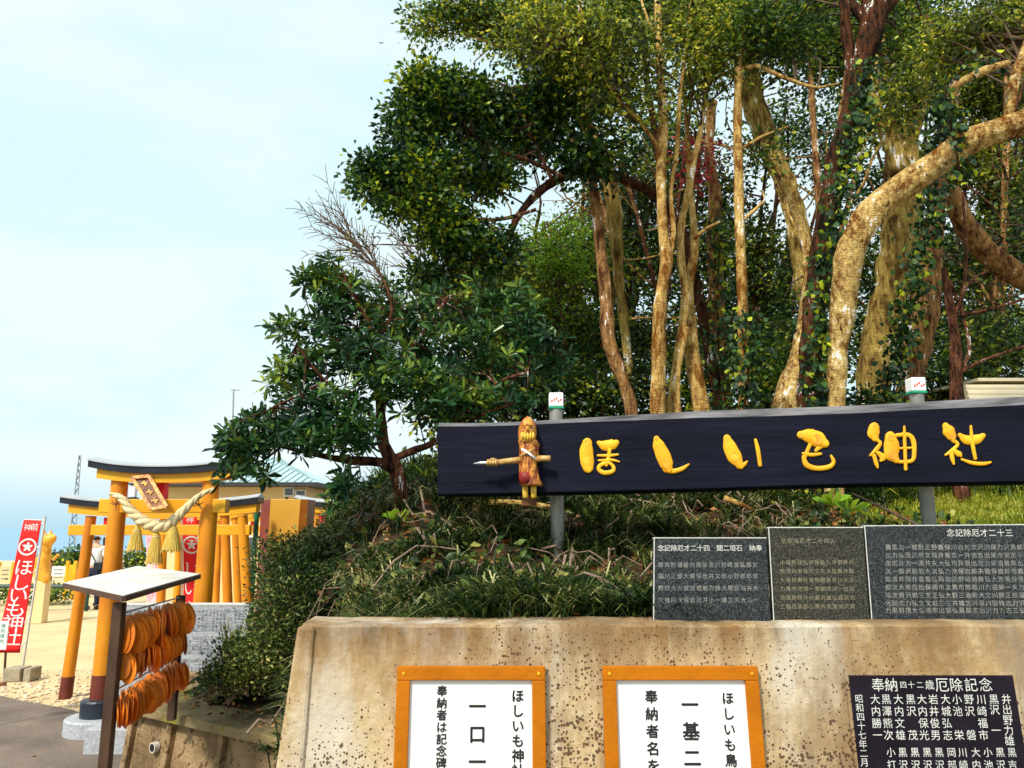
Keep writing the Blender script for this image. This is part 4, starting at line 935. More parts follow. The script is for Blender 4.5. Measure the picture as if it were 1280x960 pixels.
# ------------------------------------------------------------------ house behind
YH = 20.0
hs = empty('house', (at(310, 700, YH).x, YH, 0), 'cream house with pale blue-green hipped metal roof behind the torii and the shrub tree', 'house')
hx0, hx1 = at(205, 620, YH).x, at(384, 620, YH).x; ze = at(300, 606, YH).z
MB().box(hx0, hx1, YH, YH + 6, 0, ze).build('wall', M_housew, hs)
ex0, ex1, zr = hx0 - .5, at(398, 605, YH - .4).x + .0, at(300, 571, YH + 3).z
rv = [(ex0, YH - .5, ze + .04), (ex1, YH - .5, ze + .04), (ex1, YH + 6.5, ze + .04), (ex0, YH + 6.5, ze + .04), (hx0 + 2.0, YH + 3, zr), (at(330, 600, YH + 3).x, YH + 3, zr)]
b = MB(); b.add(rv, [(0, 1, 5, 4), (1, 2, 5), (2, 3, 4, 5), (3, 0, 4), (3, 2, 1, 0)]); rf = b.build('roof', M_roof, hs)
MB().box(ex0 - .02, ex1 + .02, YH - .53, YH + 6.53, ze - .06, ze + .035).build('eave', M_roofedge, rf)
for i in range(24):
    t = i / 23; x = ex0 + (ex1 - ex0) * t; xr = min(max(x, rv[4][0]), rv[5][0]); s_ = 1.0 if rv[4][0] <= x <= rv[5][0] else (x - ex0) / (rv[4][0] - ex0) if x < rv[4][0] else (ex1 - x) / (ex1 - rv[5][0])
    b = MB(); b.beam((x, YH - .5, ze + .06), (x, YH - .5 + 3.5 * s_, ze + .06 + (zr - ze - .04) * s_), .03, .03); b.build('roof_seam', M_roof, rf)
for px0, px1, py0, py1 in ((357, 366, 611, 619), (371, 381, 614, 619), (306, 317, 672, 697)):
    a_ = at(px0, py0, YH - .02); c_ = at(px1, py1, YH - .02)
    wv = MB(); wv.box(a_.x - .04, c_.x + .04, YH - .05, YH - .001, c_.z - .04, a_.z + .04); wo = wv.build('window', M_winfr, hs)
    MB().box(a_.x, c_.x, YH - .06, YH - .051, c_.z, a_.z).build('pane', M_glass, wo)
MB().box(hx1 - .55, hx1 - .5, YH - .04, YH - .002, 1.6, ze - .08).build('downpipe', M_roofedge, hs)
for k in range(4):
    MB().box(at(300, 700, YH).x, at(316, 700, YH).x, YH - .03, YH - .001, .3 + .22 * k, .34 + .22 * k).build('wall_board', M_winfr, hs)

# masts
def mast(px0, py0, px1, py1, Y, name, label, lattice):
    a_ = at(px0, py0, Y); c_ = at(px1, py1, Y); r = empty(name, (c_.x, Y, c_.z), label, 'mast')
    if lattice:
        w_ = .16
        for s in (-1, 1):
            b = MB(); b.tube([c_ + Vector((s * w_, 0, 0)), a_ + Vector((s * .05, 0, 0))], .03, 6); b.build('leg', M_steel, r)
        nn = 16
        for i in range(nn):
            t0, t1 = i / nn, (i + 1) / nn; s = 1 if i % 2 else -1
            b = MB(); b.tube([c_.lerp(a_, t0) + Vector((s * w_ * (1 - t0 * .7), 0, 0)), c_.lerp(a_, t1) + Vector((-s * w_ * (1 - t1 * .7), 0, 0))], .022, 5); b.build('brace', M_dark, r)
    else:
        b = MB(); b.tube([c_, a_], .035, 6); b.build('pole', M_steel, r)
        b = MB(); b.tube([a_ + Vector((-.1, 0, 0)), a_ + Vector((.25, 0, -.02))], .03, 5); b.build('crossarm', M_steel, r)
mast(100, 569, 88, 700, 40, 'lattice_mast', 'thin dark lattice mast rising left of the torii', True)
mast(292, 487, 289, 600, 30, 'thin_mast', 'thin pale aerial pole above the house roof', False)

# ------------------------------------------------------------------ far left: railing, sign boards, statue, low town and bushes
rl = empty('railing', tuple(gr(60, 745)), 'low dark green railing across the sandy yard behind the left banner', 'railing')
YR = 17.0; za = at(60, 733, YR).z
b = MB(); b.tube([(at(-120, 700, YR).x, YR, za), (at(150, 700, YR).x, YR, za)], .045, 8); b.build('rail', M_rail, rl)
for px in (-60, 0, 55, 112, 150): b = MB(); x = at(px, 700, YR).x; b.tube([(x, YR + .06, 0), (x, YR + .06, za)], .035, 8); b.build('post', M_rail, rl)
def board(px0, px1, py0, py1, Y, label, m=M_white, posts=M_wood_dk):
    a_ = at(px0, py0, Y); c_ = at(px1, py1, Y); r = empty('notice_board', ((a_.x + c_.x) / 2, Y, 0), label, 'notice board')
    MB().box(a_.x, c_.x, Y - .03, Y, c_.z, a_.z).build('board', m, r)
    for x in (a_.x - .04, c_.x + .04): MB().box(x - .035, x + .035, Y - .04, Y + .03, 0, a_.z + .1).build('post', posts, r)
    for k in range(3): MB().box(a_.x + .06, c_.x - .06, Y - .036, Y - .031, a_.z - .1 - .1 * k, a_.z - .07 - .1 * k).build('print', M_engr2, r)
board(66, 82, 708, 720, 21, 'white notice board on dark posts right of the golden statue')
board(1, 13, 708, 729, 19, 'pale notice board in a golden frame at the left edge of the yard', M_housew, M_gold)
board(87, 90, 706, 732, 20, 'narrow golden board standing between the notice board and the torii pillar', M_gold, M_gold)
# golden fox statue on a plinth
ft = empty('golden_fox_statue', tuple(gr(57, 755)), 'golden orange fox statue on a plinth peeping out behind the left banner', 'statue')
YF = 15.0
def skinobj(name, verts, edges, rads, m, parent, sub=2):
    me = bpy.data.meshes.new(name); me.from_pydata([tuple(v) for v in verts], edges, []); o = bpy.data.objects.new(name, me); COL.objects.link(o)
    md = o.modifiers.new('skin', 'SKIN'); sv = me.skin_vertices[0].data
    for i, r in enumerate(rads): sv[i].radius = (r, r) if not hasattr(r, '__len__') else r
    sv[0].use_root = True
    ss = o.modifiers.new('sub', 'SUBSURF'); ss.levels = sub; ss.render_levels = sub
    dg = bpy.context.evaluated_depsgraph_get(); m2 = bpy.data.meshes.new_from_object(o.evaluated_get(dg)); bpy.data.objects.remove(o)
    m2.name = name; m2.polygons.foreach_set('use_smooth', np.ones(len(m2.polygons), dtype=bool)); m2.materials.clear()
    return link(name, m2, m, parent)
k = YF / F; fxo = at(56, 712, YF)
def fp(px, py, dy=0): v = at(px, py, YF + dy); return v
skinobj('fox_body', [fp(55, 718), fp(54, 708), fp(55, 698), fp(57, 688), fp(58, 680), fp(60, 674, -.03), fp(65, 673, -.06), fp(70, 671, -.10), fp(52, 728, .1), fp(59, 728, -.1), fp(47, 722, .2), fp(45, 706, .26), fp(47, 696, .24)],
        [(0, 1), (1, 2), (2, 3), (3, 4), (4, 5), (5, 6), (6, 7), (0, 8), (0, 9), (0, 10), (10, 11), (11, 12)],
        [.13, .12, .13, .11, .10, .15, .10, .03, .07, .06, .07, .09, .03], M_fox, ft)
for dx in (-4, 4):
    b = MB(); p = fp(59 + dx, 668); b.tube([p, p + Vector((0, 0, .09))], [.05, .006], 6); b.build('ear', M_fox, ft)
MB().box(fxo.x - .10, fxo.x + .10, YF - .1, YF + .1, 0, at(56, 726, YF).z).build('plinth', M_housew, ft, bevel=.01)
b = MB(); p = fp(66, 700, -.12); b.tube([p, p + Vector((.1, 0, .1))], .03, 6); b.build('paw', M_fox, ft)

# ------------------------------------------------------------------ people
def person(px, pyfoot, head_py, Yf, label, top, legs, hairlen, bag=False, arm_bent=False, facing=1):
    base = at(px, pyfoot, Yf); 
    hgt = at(px, head_py, Yf).z; base.z = 0 if abs(base.z) < .25 else base.z
    s = hgt / 1.70; X, Y0 = base.x, Yf; r = empty('person', (X, Y0, 0), label, 'person')
    def p(x, y, z): return Vector((X + x * s, Y0 + y * s, z * s))
    verts = [p(0, 0, .95), p(0, 0, 1.12), p(0, 0, 1.30), p(0, 0, 1.42), p(0, 0, 1.49), p(0, -.01, 1.545), p(0, -.01, 1.62), p(0, -.01, 1.68)]
    ed = [(0, 1), (1, 2), (2, 3), (3, 4), (4, 5), (5, 6), (6, 7)]; ra = [(.145, .10), (.125, .09), (.155, .10), (.11, .08), .05, .068, .082, .045]
    for sd_ in (-1, 1):
        k = len(verts); sw = .10 * sd_
        verts += [p(.09 * sd_, 0, .86), p(.10 * sd_, .03 * sd_, .50), p(.11 * sd_, .05 * sd_, .10), p(.12 * sd_, .05 * sd_ + .13 * facing, .035)]
        ed += [(0, k), (k, k + 1), (k + 1, k + 2), (k + 2, k + 3)]; ra += [.085, .058, .04, .035]
        k = len(verts)
        el_ = p(.24 * sd_, .02, 1.13); wr = p(.25 * sd_, -.06 if not arm_bent else .15, .90 if not arm_bent else 1.12)
        hd = wr + (wr - el_).normalized() * .08
        verts += [p(.17 * sd_, 0, 1.39), el_, wr, hd]; ed += [(3, k), (k, k + 1), (k + 1, k + 2), (k + 2, k + 3)]; ra += [.055, .042, .028, .032]
        for f in range(4):
            kk = len(verts); off = Vector(((f - 1.5) * .018, 0, 0)); dd = (wr - el_).normalized(); L_ = (.055, .065, .06, .045)[f]
            verts += [hd + off + dd * .03, hd + off + dd * (.03 + L_) + Vector((0, .012 * facing, 0))]; ed += [(k + 3, kk), (kk, kk + 1)]; ra += [.0095, .008]
        kk = len(verts); verts += [hd + Vector((-.035 * sd_, .015, .0)), hd + Vector((-.045 * sd_, .02, -.05))]; ed += [(k + 3, kk), (kk, kk + 1)]; ra += [.011, .009]
    body = skinobj('body', verts, ed, [(a * s, a * s) if not hasattr(a, '__len__') else (a[0] * s, a[1] * s) for a in ra], M_skin, r)
    tv = [p(0, 0, .93), p(0, 0, 1.12), p(0, 0, 1.30), p(0, 0, 1.43), p(.17, 0, 1.39), p(.235, .02, 1.16), p(-.17, 0, 1.39), p(-.235, .02, 1.16)]
    skinobj('shirt', tv, [(0, 1), (1, 2), (2, 3), (3, 4), (4, 5), (3, 6), (6, 7)], [((a[0]) * s, (a[1]) * s) for a in ((.175, .125), (.155, .115), (.185, .125), (.12, .09), (.072, .072), (.062, .062), (.072, .072), (.062, .062))], top, r)
    tv = [p(0, 0, .93), p(0, 0, .99)]; te = [(0, 1)]; tr_ = [(.165, .12), (.16, .115)]
    for sd_ in (-1, 1):
        k = len(tv); tv += [p(.09 * sd_, 0, .84), p(.10 * sd_, .03 * sd_, .50), p(.11 * sd_, .05 * sd_, .09)]; te += [(0, k), (k, k + 1), (k + 1, k + 2)]; tr_ += [(.10, .10), (.078, .078), (.06, .06)]
    skinobj('trousers', tv, te, [(a * s, b_ * s) for a, b_ in tr_], legs, r)
    hv = [p(0, -.03 * facing, 1.66), p(0, -.045 * facing, 1.60), p(0, -.05 * facing, 1.60 - hairlen * .5), p(0, -.05 * facing, 1.60 - hairlen)]
    skinobj('hair', hv, [(0, 1), (1, 2), (2, 3)], [.092 * s, .098 * s, .085 * s, .06 * s], M_hair, r)
    for sd_ in (-1, 1):
        b = MB(); b.tube([p(.088 * sd_, 0, 1.575), p(.088 * sd_, 0, 1.615)], .016 * s, 6); b.build('ear', M_skin, body)
        b = MB(); b.tube([p(.03 * sd_, .085 * facing, 1.61), p(.03 * sd_, .092 * facing, 1.61)], .009 * s, 6); b.build('eye', M_ink, body)
        b = MB(); c = p(.12 * sd_, .05 * sd_ + .05 * facing, .03); b.box(c.x - .045 * s, c.x + .045 * s, c.y - .13 * s, c.y + .13 * s, 0, .075 * s); b.build('shoe', M_leather, r, bevel=.02)
    b = MB(); b.tube([p(0, .085 * facing, 1.60), p(0, .108 * facing, 1.575)], [.008 * s, .014 * s], 6); b.build('nose', M_skin, body)
    b = MB(); b.tube([p(-.022, .088 * facing, 1.545), p(.022, .088 * facing, 1.545)], .006 * s, 6); b.build('mouth', M_carvred, body)
    if bag:
        bg_ = empty('shoulder_bag', tuple(p(.16, -.12, .98)), 'black shoulder bag at the hip of the man in the white shirt', 'bag')
        b = MB(); b.box(p(.08, 0, 0).x, p(.28, 0, 0).x, Y0 - .22 * s, Y0 - .13 * s, .90 * s, 1.08 * s); b.build('pouch', M_leather, bg_, bevel=.02)
        b = MB(); b.tube([p(-.13, -.06, 1.46), p(-.06, -.135, 1.30), p(.10, -.15, 1.06)], .012 * s, 6); b.build('strap', M_leather, bg_)
    return r
person(113, 762, 668, 17.4, 'man in a white shirt and dark trousers seen from behind near the left torii pillar', M_shirt, M_navy, .03, bag=True)
person(127, 757, 669, 18.3, 'dark haired visitor in a dark purple top beside the man in the white shirt', M_purple, M_navy, .28, arm_bent=True)

# ------------------------------------------------------------------ shed at the right
YS = 7.4
sh = empty('shed', (at(1275, 600, YS).x, YS, H(3.8, 7.4)), 'cream corrugated steel shed with ribbed roof edge behind the right end of the sign', 'shed')
sx0 = at(1232, 640, YS).x; sz1 = at(1240, 497, YS).z
b = MB(); V = []; nn = 90; x_ = sx0
for i in range(nn):
    yy = YS + (.015 if i % 4 in (0, 1) else 0); V += [(sx0 + i * .03, yy, 1.4), (sx0 + i * .03, yy, sz1)]
b.add(V, [(2 * i, 2 * i + 2, 2 * i + 3, 2 * i + 1) for i in range(nn - 1)]); b.build('front_wall', M_shedw, sh)
MB().box(sx0 - .01, sx0 + 2.6, YS + .02, YS + 2, 1.4, sz1 - .005).build('wall', M_shedw, sh)
for k in range(3):
    zc = at(1240, 499 - 8 * k, YS - .25).z; x_ = at(1208 + 3 * k, 490, YS - .25).x
    b = MB(); b.tube([(x_, YS - .25 + .05 * k, zc), (x_ + 2.9, YS - .25 + .05 * k, zc)], .036, 10); b.build('roof_fascia', M_shedw, sh)
b = MB(); z_ = at(1240, 480, YS).z; b.prism([(at(1212, 490, YS).x, YS - .16, z_), (sx0 + 2.8, YS - .16, z_), (sx0 + 2.8, YS + 2.2, z_ + .1), (at(1212, 490, YS).x, YS + 2.2, z_ + .1)], (0, 0, .03)); b.build('roof', M_shedw, sh)
stp = MB(); p = at(1222, 655, 6.6); stp.lathe([(.045, -.3), (.045, .1), (.03, .115)], p, 12); tag(stp.build('white_bollard', M_winfr), 'short white bollard stub on the lawn in front of the shed', 'bollard')

# ------------------------------------------------------------------ foliage machinery
def norm(a): return a / (np.linalg.norm(a, axis=1, keepdims=True) + 1e-9)
def leaf_geo(C, D, S, wr=.45, fold=.12, hexa=False):
    """C centres, D unit directions, S lengths"""
    n = len(C); up = RNG.normal(size=(n, 3)); up[:, 2] += .8
    Sd = norm(np.cross(D, up)); Nn = norm(np.cross(Sd, D)); S = S[:, None]
    if not hexa:
        V = np.stack([C, C + D * S * .5 + Sd * S * wr / 2 + Nn * S * fold, C + D * S, C + D * S * .5 - Sd * S * wr / 2 + Nn * S * fold], 1).reshape(-1, 3)
        i = np.arange(n)[:, None] * 4; Fc = np.concatenate([i + np.array([[0, 1, 2]]), i + np.array([[0, 2, 3]])], 1).reshape(-1, 3); m = 2
    else:
        dr = np.array([0, 0, -1.0])
        V = np.stack([C, C + D * S * .35 + Sd * S * wr * .34 + Nn * S * fold * .6, C + D * S * .75 + Sd * S * wr * .5 + Nn * S * fold + dr * S * .03, C + D * S + dr * S * .08,
                      C + D * S * .75 - Sd * S * wr * .5 + Nn * S * fold + dr * S * .03, C + D * S * .35 - Sd * S * wr * .34 + Nn * S * fold * .6, C + D * S * .75 + dr * S * .03, C + D * S * .35], 1).reshape(-1, 3)
        i = np.arange(n)[:, None] * 8; Fc = np.concatenate([i + np.array([t]) for t in ([0, 1, 7], [1, 2, 6], [1, 6, 7], [2, 3, 6], [3, 4, 6], [4, 5, 7], [4, 7, 6], [5, 0, 7])], 1).reshape(-1, 3); m = 8
    return V, Fc, m
def crown_points(blobs, spread=.13, per=10):
    """blobs (px, py, Y, rx, ry, clusters) -> leaf positions gathered in clusters; also cluster centres"""
    cc = []
    for px, py, Y, rx, ry, n in blobs:
        c = at(px, py, Y); k = Y / F; q = RNG.normal(size=(n, 3)); q = norm(q) * (RNG.random((n, 1)) ** .45)
        q = q * np.array([rx * k, max(rx, ry) * k * .75, ry * k]); cc.append(q + np.array(c))
    cc = np.concatenate(cc); m = len(cc)
    P_ = np.repeat(cc, per, 0) + RNG.normal(size=(m * per, 3)) * spread * np.array([1, 1, .6])
    out_ = norm(P_ - np.repeat(cc, per, 0)); return cc, P_, out_
def crown(parent, blobs, m, size=.07, per=10, spread=.13, wr=.45, name='crown', droop=.2):
    if per > 8: size *= .86; per = int(per * 1.6); wr *= 1.15
    cc, P_, O = crown_points(blobs, spread, per); n = len(P_)
    D = norm(O + RNG.normal(size=(n, 3)) * .5 - np.array([0, 0, droop])); S = size * RNG.uniform(.65, 1.25, n)
    V, Fc, k = leaf_geo(P_, D, S, wr)
    cl = (np.repeat(RNG.random(len(cc)), per) * .45 + RNG.random(n) * .6) ** 1.5
    link(name, mkmesh(name, V, Fc, False, np.repeat(cl, k)), m, parent, 'stuff'); return cc
def limb(b, P, R, n=10, wob=.04, step=.10, gn=.06):
    P, R = catmull(P, R, step); R = [r * .86 for r in R]; k0 = len(b.V); ph = random.uniform(0, 9)
    P = [p + Vector((math.sin(i * .9 + ph), math.cos(i * .7 + ph), 0)) * wob * r for i, (p, r) in enumerate(zip(P, R))]
    R = [r * (1 + gn * math.sin(i * 1.7 + ph) + gn * random.uniform(-.8, .8)) for i, r in enumerate(R)]
    b.tube(P, R, n)
    for i in range(k0, len(b.V)):
        j = (i - k0) // n; c = P[min(j, len(P) - 1)]; v = b.V[i]; q = (i - k0) % n; a_ = 1 + .07 * math.sin(q * 2.4 + j * .30 + ph) + .06 * math.sin(q * 1.1 - j * .21 + ph * 2) + random.uniform(-.035, .035)
        b.V[i] = c + (v - c) * a_
    return P
def pix(pts, Y, dY=0):
    n = len(pts); P = [at(x, y, Y + dY * i / max(1, n - 1)) for i, (x, y, w_) in enumerate(pts)]
    return P, [w_ / 2 / F * (Y + dY * i / max(1, n - 1)) for i, (x, y, w_) in enumerate(pts)]
def twigs(b, starts, cc, frac=.25, r0=.012, lmax=1.1):
    """thin curved twigs from the limb points to a share of the leaf clusters"""
    S = np.array([tuple(s) for s in starts]); idx = RNG.choice(len(cc), max(1, int(len(cc) * frac)), replace=False)
    for i in idx:
        c = cc[i]; d = np.linalg.norm(S - c, axis=1); s = Vector(S[int(np.argmin(d + RNG.random(len(S)) * .8))]); e_ = Vector(c); L_ = (e_ - s).length
        if L_ < .05 or L_ > lmax: continue
        mid = s.lerp(e_, .5) + Vector((random.uniform(-.12, .12), random.uniform(-.12, .12), random.uniform(-.04, .16))) * L_
        pts, rr = catmull([s, mid, e_], [r0 * min(1.6, .5 + L_ * .7), r0 * .7, r0 * .25], max(.12, L_ / 5)); b.tube(pts, rr, 5, cap=False)
def tree(name, label, bark, limbs, Y, blobs, lm, size=.07, per=10, spread=.13, wr=.45, group=None, tw=.25, ground=True, step=.10, n=12, cat='tree', r0=.012, ws=1.0):
    """limbs: list of (points px/py/width, Y offset start, Y drift)"""
    base = None; root = None; starts = []; b = MB(); parts = []
    for i, (pts, y0, dy) in enumerate(limbs):
        P, R = pix(pts, Y + y0, dy); R = [r * ws for r in R]
        if i == 0:
            zb = H(P[0].x, P[0].y)
            if ground and P[0].z > zb - .1:
                dd = (P[0] - P[1]).normalized(); dd.x *= .5; P.insert(0, Vector((P[0].x, P[0].y, zb - .1))); R.insert(0, R[0] * 1.25)
            root = empty(name, tuple(P[0]), label, cat, group)
        bb = MB()
        q = limb(bb, P, R, n if i == 0 else max(8, n - 3), step=step); starts += q[len(q) // 4:]
        bb.build('trunk' if i == 0 else 'limb', bark, root, smooth=True)
    if blobs:
        cc = crown(root, blobs, lm, size, per, spread, wr)
        if tw:
            t_ = MB(); twigs(t_, starts, cc, tw, r0); t_.build('twigs', M_twigd, root, smooth=True, kind='stuff')
    if group == 'dense trees behind the grove':
        t_ = MB(); P0 = [Vector(p) for p in starts]
        for _ in range(9):
            p = random.choice(P0).copy(); d = Vector((random.uniform(-1, 1), random.uniform(-.8, .1), random.uniform(-.2, .9))).normalized(); pts = [p.copy()]
            for j in range(6): d = (d + Vector((random.uniform(-.5, .5), random.uniform(-.2, .2), random.uniform(-.4, .4)))).normalized(); p = p + d * random.uniform(.2, .4); pts.append(p.copy())
            r_ = random.uniform(.012, .028); q, rr = catmull(pts, [r_ * (1 - .13 * j) for j in range(7)], .15); t_.tube(q, rr, 5, cap=False)
        t_.build('bare_branches', random.choice([M_bark_red, M_bark_pale, M_bark_brown]), root, smooth=True, kind='stuff')
    return root

GT = 'trees of the grove on the bank'
# 1 dark evergreen with the arching bough
tree('evergreen_tree', 'brown trunked evergreen with dark crown, leftmost bare trunk rising behind the sign', M_bark_brown,
     [([(772, 662, 24), (775, 600, 26), (790, 520, 26), (780, 480, 24), (762, 430, 27), (757, 370, 26), (750, 300, 23), (742, 235, 20), (735, 150, 18), (728, 60, 15), (724, -30, 12)], 0, 0)],
     7.2, [(700, 120, 6.8, 50, 45, 80), (735, 190, 7.0, 60, 40, 90)], L_dark, .085, 10, .13, .5, tw=.2, group=GT, ws=.74)
bg_root = tree('evergreen_tree', 'dark evergreen with a thick rounded crown against the sky, upper left edge of the grove', M_bark_dark,
     [([(905, 560, 18), (885, 430, 18), (862, 320, 17), (842, 268, 16), (820, 245, 15), (790, 229, 15), (755, 218, 15), (715, 217, 15), (690, 228, 14), (665, 248, 12), (645, 275, 10), (634, 300, 8), (615, 330, 5)], .6, -1.2),
      ([(705, 222, 8), (660, 200, 6), (600, 180, 5), (560, 150, 3)], -.5, 0), ([(670, 262, 6), (620, 275, 6), (560, 270, 4), (500, 262, 2)], -.5, -.2),
      ([(600, 200, 5), (540, 210, 4), (480, 225, 2)], -.5, 0), ([(690, 225, 6), (660, 160, 5), (640, 110, 3)], -.5, 0)],
     7.3, [(560, 130, 6.7, 56, 40, 150), (515, 165, 6.7, 42, 36, 100), (610, 150, 6.9, 58, 52, 160), (660, 160, 7.1, 54, 50, 140), (480, 220, 6.6, 34, 24, 110), (530, 215, 6.7, 52, 40, 200), (600, 215, 6.9, 52, 30, 150),
           (525, 108, 6.6, 20, 24, 50), (560, 288, 6.7, 40, 26, 110), (605, 310, 6.8, 46, 34, 120), (545, 345, 6.9, 34, 22, 50), (575, 112, 6.7, 38, 14, 60), (655, 140, 7, 28, 20, 50), (690, 120, 7, 26, 30, 90), (545, 255, 6.6, 50, 18, 60), (500, 140, 6.6, 10, 12, 12), (470, 205, 6.5, 14, 10, 14), (455, 240, 6.5, 12, 10, 12), (520, 92, 6.5, 10, 10, 10), (545, 100, 6.5, 12, 10, 12), (500, 262, 6.5, 20, 12, 22)], L_dark, .072, 12, .085, .52, tw=.3, group=GT)
# 2 pale tall stems
tree('pale_barked_tree', 'tall pale tree with a kinked stem, left of the forked pale tree', M_bark_pale,
     [([(850, 668, 24), (836, 600, 27), (823, 520, 28), (824, 440, 26), (826, 370, 24), (834, 325, 24), (829, 290, 19), (826, 220, 18), (829, 150, 18), (825, 80, 16), (822, 0, 14), (820, -60, 12)], 0, 0),
      ([(836, 325, 12), (842, 290, 10), (838, 240, 9), (846, 190, 9), (850, 120, 8), (858, 60, 6), (862, 0, 4)], 0, .2),
      ([(824, 188, 10), (800, 152, 8), (775, 128, 6), (755, 98, 3)], 0, -.3), ([(828, 92, 9), (800, 72, 7), (755, 60, 5), (690, 66, 3)], 0, -.3), ([(826, 60, 8), (808, 20, 6), (796, -20, 4)], 0, 0)],
     6.6, [(760, 60, 6.3, 85, 45, 190), (690, 40, 6.4, 70, 40, 170), (860, 30, 6.8, 60, 45, 120), (780, 120, 6.4, 50, 35, 60)], L_olive, .065, 10, .14, .42, tw=.24, group=GT, ws=.82)
tree('pale_barked_tree', 'pale tree whose stems fork and cross just right of the kinked tall stem', M_bark_pale,
     [([(905, 662, 34), (888, 600, 28), (878, 520, 27), (868, 460, 25), (862, 405, 20), (860, 360, 16), (868, 315, 13), (866, 270, 10), (862, 225, 9), (858, 150, 7), (852, 110, 5)], 0, .3),
      ([(836, 530, 14), (845, 460, 15), (852, 415, 14), (857, 370, 13), (852, 330, 12), (852, 280, 11), (860, 240, 11), (868, 200, 10), (876, 160, 8), (884, 100, 6)], -.1, .2),
      ([(848, 530, 12), (846, 470, 12), (858, 410, 12)], -.16, .1), ([(868, 298, 7), (884, 285, 5), (900, 277, 3)], 0, 0)],
     6.9, [(870, 90, 6.8, 60, 50, 110), (905, 60, 7.2, 50, 50, 110)], L_olive, .062, 10, .13, .42, tw=.3, group=GT)
tree('broken_trunk_tree', 'rough brown trunk broken off at the top with red creeper leaves beside it', M_bark_brown,
     [([(905, 560, 26), (905, 500, 24), (898, 440, 22), (895, 360, 22), (893, 300, 22), (893, 240, 20), (886, 190, 16), (890, 128, 17)], 0, 0)],
     7.9, [(900, 300, 7.6, 24, 60, 40)], L_mid, .06, 8, .1, group=GT)
rv = empty('red_creeper', tuple(at(868, 215, 7.3)), 'dark red leaves of a creeper hanging between the pale stems', 'climbing plant')
crown(rv, [(868, 215, 7.3, 14, 26, 16), (880, 200, 7.3, 12, 30, 10), (858, 190, 7.3, 14, 10, 5)], L_red, .06, 8, .07)
st_ = MB(); limb(st_, *pix([(866, 300, 4), (874, 220, 4), (868, 160, 3)], 7.35), n=6); st_.build('stem', M_bark_red, rv)
tree('pale_barked_tree', 'straight slender pale tree standing alone right of the broken trunk', M_bark_pale,
     [([(930, 600, 18), (929, 500, 18), (929, 440, 19), (928, 360, 19), (925, 300, 16), (923, 220, 16), (922, 150, 15), (923, 85, 13)], 0, 0),
      ([(923, 88, 10), (945, 82, 8), (980, 97, 7), (1022, 110, 5), (1050, 104, 3)], 0, -.3), ([(926, 278, 9), (944, 262, 7), (956, 250, 4), (953, 238, 2)], 0, 0), ([(922, 190, 7), (950, 172, 6), (985, 158, 3)], 0, .1), ([(923, 90, 8), (930, 40, 6), (940, -20, 4)], 0, 0)],
     6.7, [(945, 30, 6.6, 60, 42, 150), (990, 60, 6.8, 40, 26, 60), (950, 190, 7, 30, 20, 30)], L_mid, .065, 10, .13, .45, tw=.24, group=GT, ws=.88)
tree('olive_barked_tree', 'thick straight tree trunk standing deep behind the slender pale tree, leaning left', M_bark_olive,
     [([(1040, 560, 34), (1020, 420, 34), (1000, 300, 34), (985, 240, 33), (965, 190, 34), (945, 140, 35), (932, 80, 33), (918, 0, 30), (905, -60, 28)], 0, 0)],
     10.5, [(960, 30, 10, 80, 50, 130), (1020, 80, 10, 60, 60, 90)], L_dark, .10, 10, .18, tw=.2, group=GT)
tree('pale_barked_tree', 'short leaning pale trunk with rough bark just left of the ivy-clad dark trunk', M_bark_mott,
     [([(975, 560, 46), (985, 500, 40), (1000, 450, 30), (1009, 390, 22), (1012, 330, 18), (1000, 280, 14), (975, 225, 9), (955, 190, 5)], 0, .3)],
     7.0, [(990, 380, 7.4, 26, 30, 20)], L_mid, .06, 8, .1, group=GT)
tree('dark_trunked_tree', 'tall dark reddish trunk leaning right and wrapped in ivy', M_bark_dark,
     [([(1010, 640, 38), (1012, 510, 36), (1015, 430, 34), (1022, 350, 32), (1035, 270, 31), (1045, 200, 30), (1062, 140, 30), (1075, 85, 33), (1090, 30, 37), (1100, -40, 40)], 0, 0),
      ([(1060, 150, 20), (1064, 100, 18), (1058, 40, 17), (1054, -30, 16)], .05, 0), ([(1098, 20, 18), (1125, -10, 16), (1150, -50, 12)], 0, 0), ([(1090, 40, 18), (1070, 10, 16), (1040, -20, 12)], 0, .1)],
     6.3, [(1120, 60, 6.6, 50, 50, 90), (1000, 20, 6.8, 60, 30, 80)], L_mid, .062, 10, .13, tw=.2, group=GT)
tree('pale_barked_tree', 'thick mottled pale trunk that bends right into a huge slanting limb', M_bark_mott,
     [([(1042, 640, 30), (1046, 500, 28), (1048, 440, 26), (1054, 390, 34), (1058, 345, 36), (1064, 308, 40), (1090, 266, 44), (1125, 236, 43), (1160, 211, 42), (1200, 182, 40), (1240, 166, 40), (1290, 148, 40), (1350, 120, 38)], 0, -.4),
      ([(1262, 150, 18), (1266, 110, 16), (1276, 80, 17), (1292, 40, 16)], -.35, 0), ([(1262, 78, 9), (1230, 88, 13), (1205, 100, 13), (1190, 112, 10)], -.5, 0)],
     6.0, [(1230, 40, 5.9, 60, 36, 110), (1180, 60, 6.1, 40, 36, 70), (1270, 200, 6.1, 16, 20, 10)], L_olive, .06, 10, .12, tw=.25, group=GT)
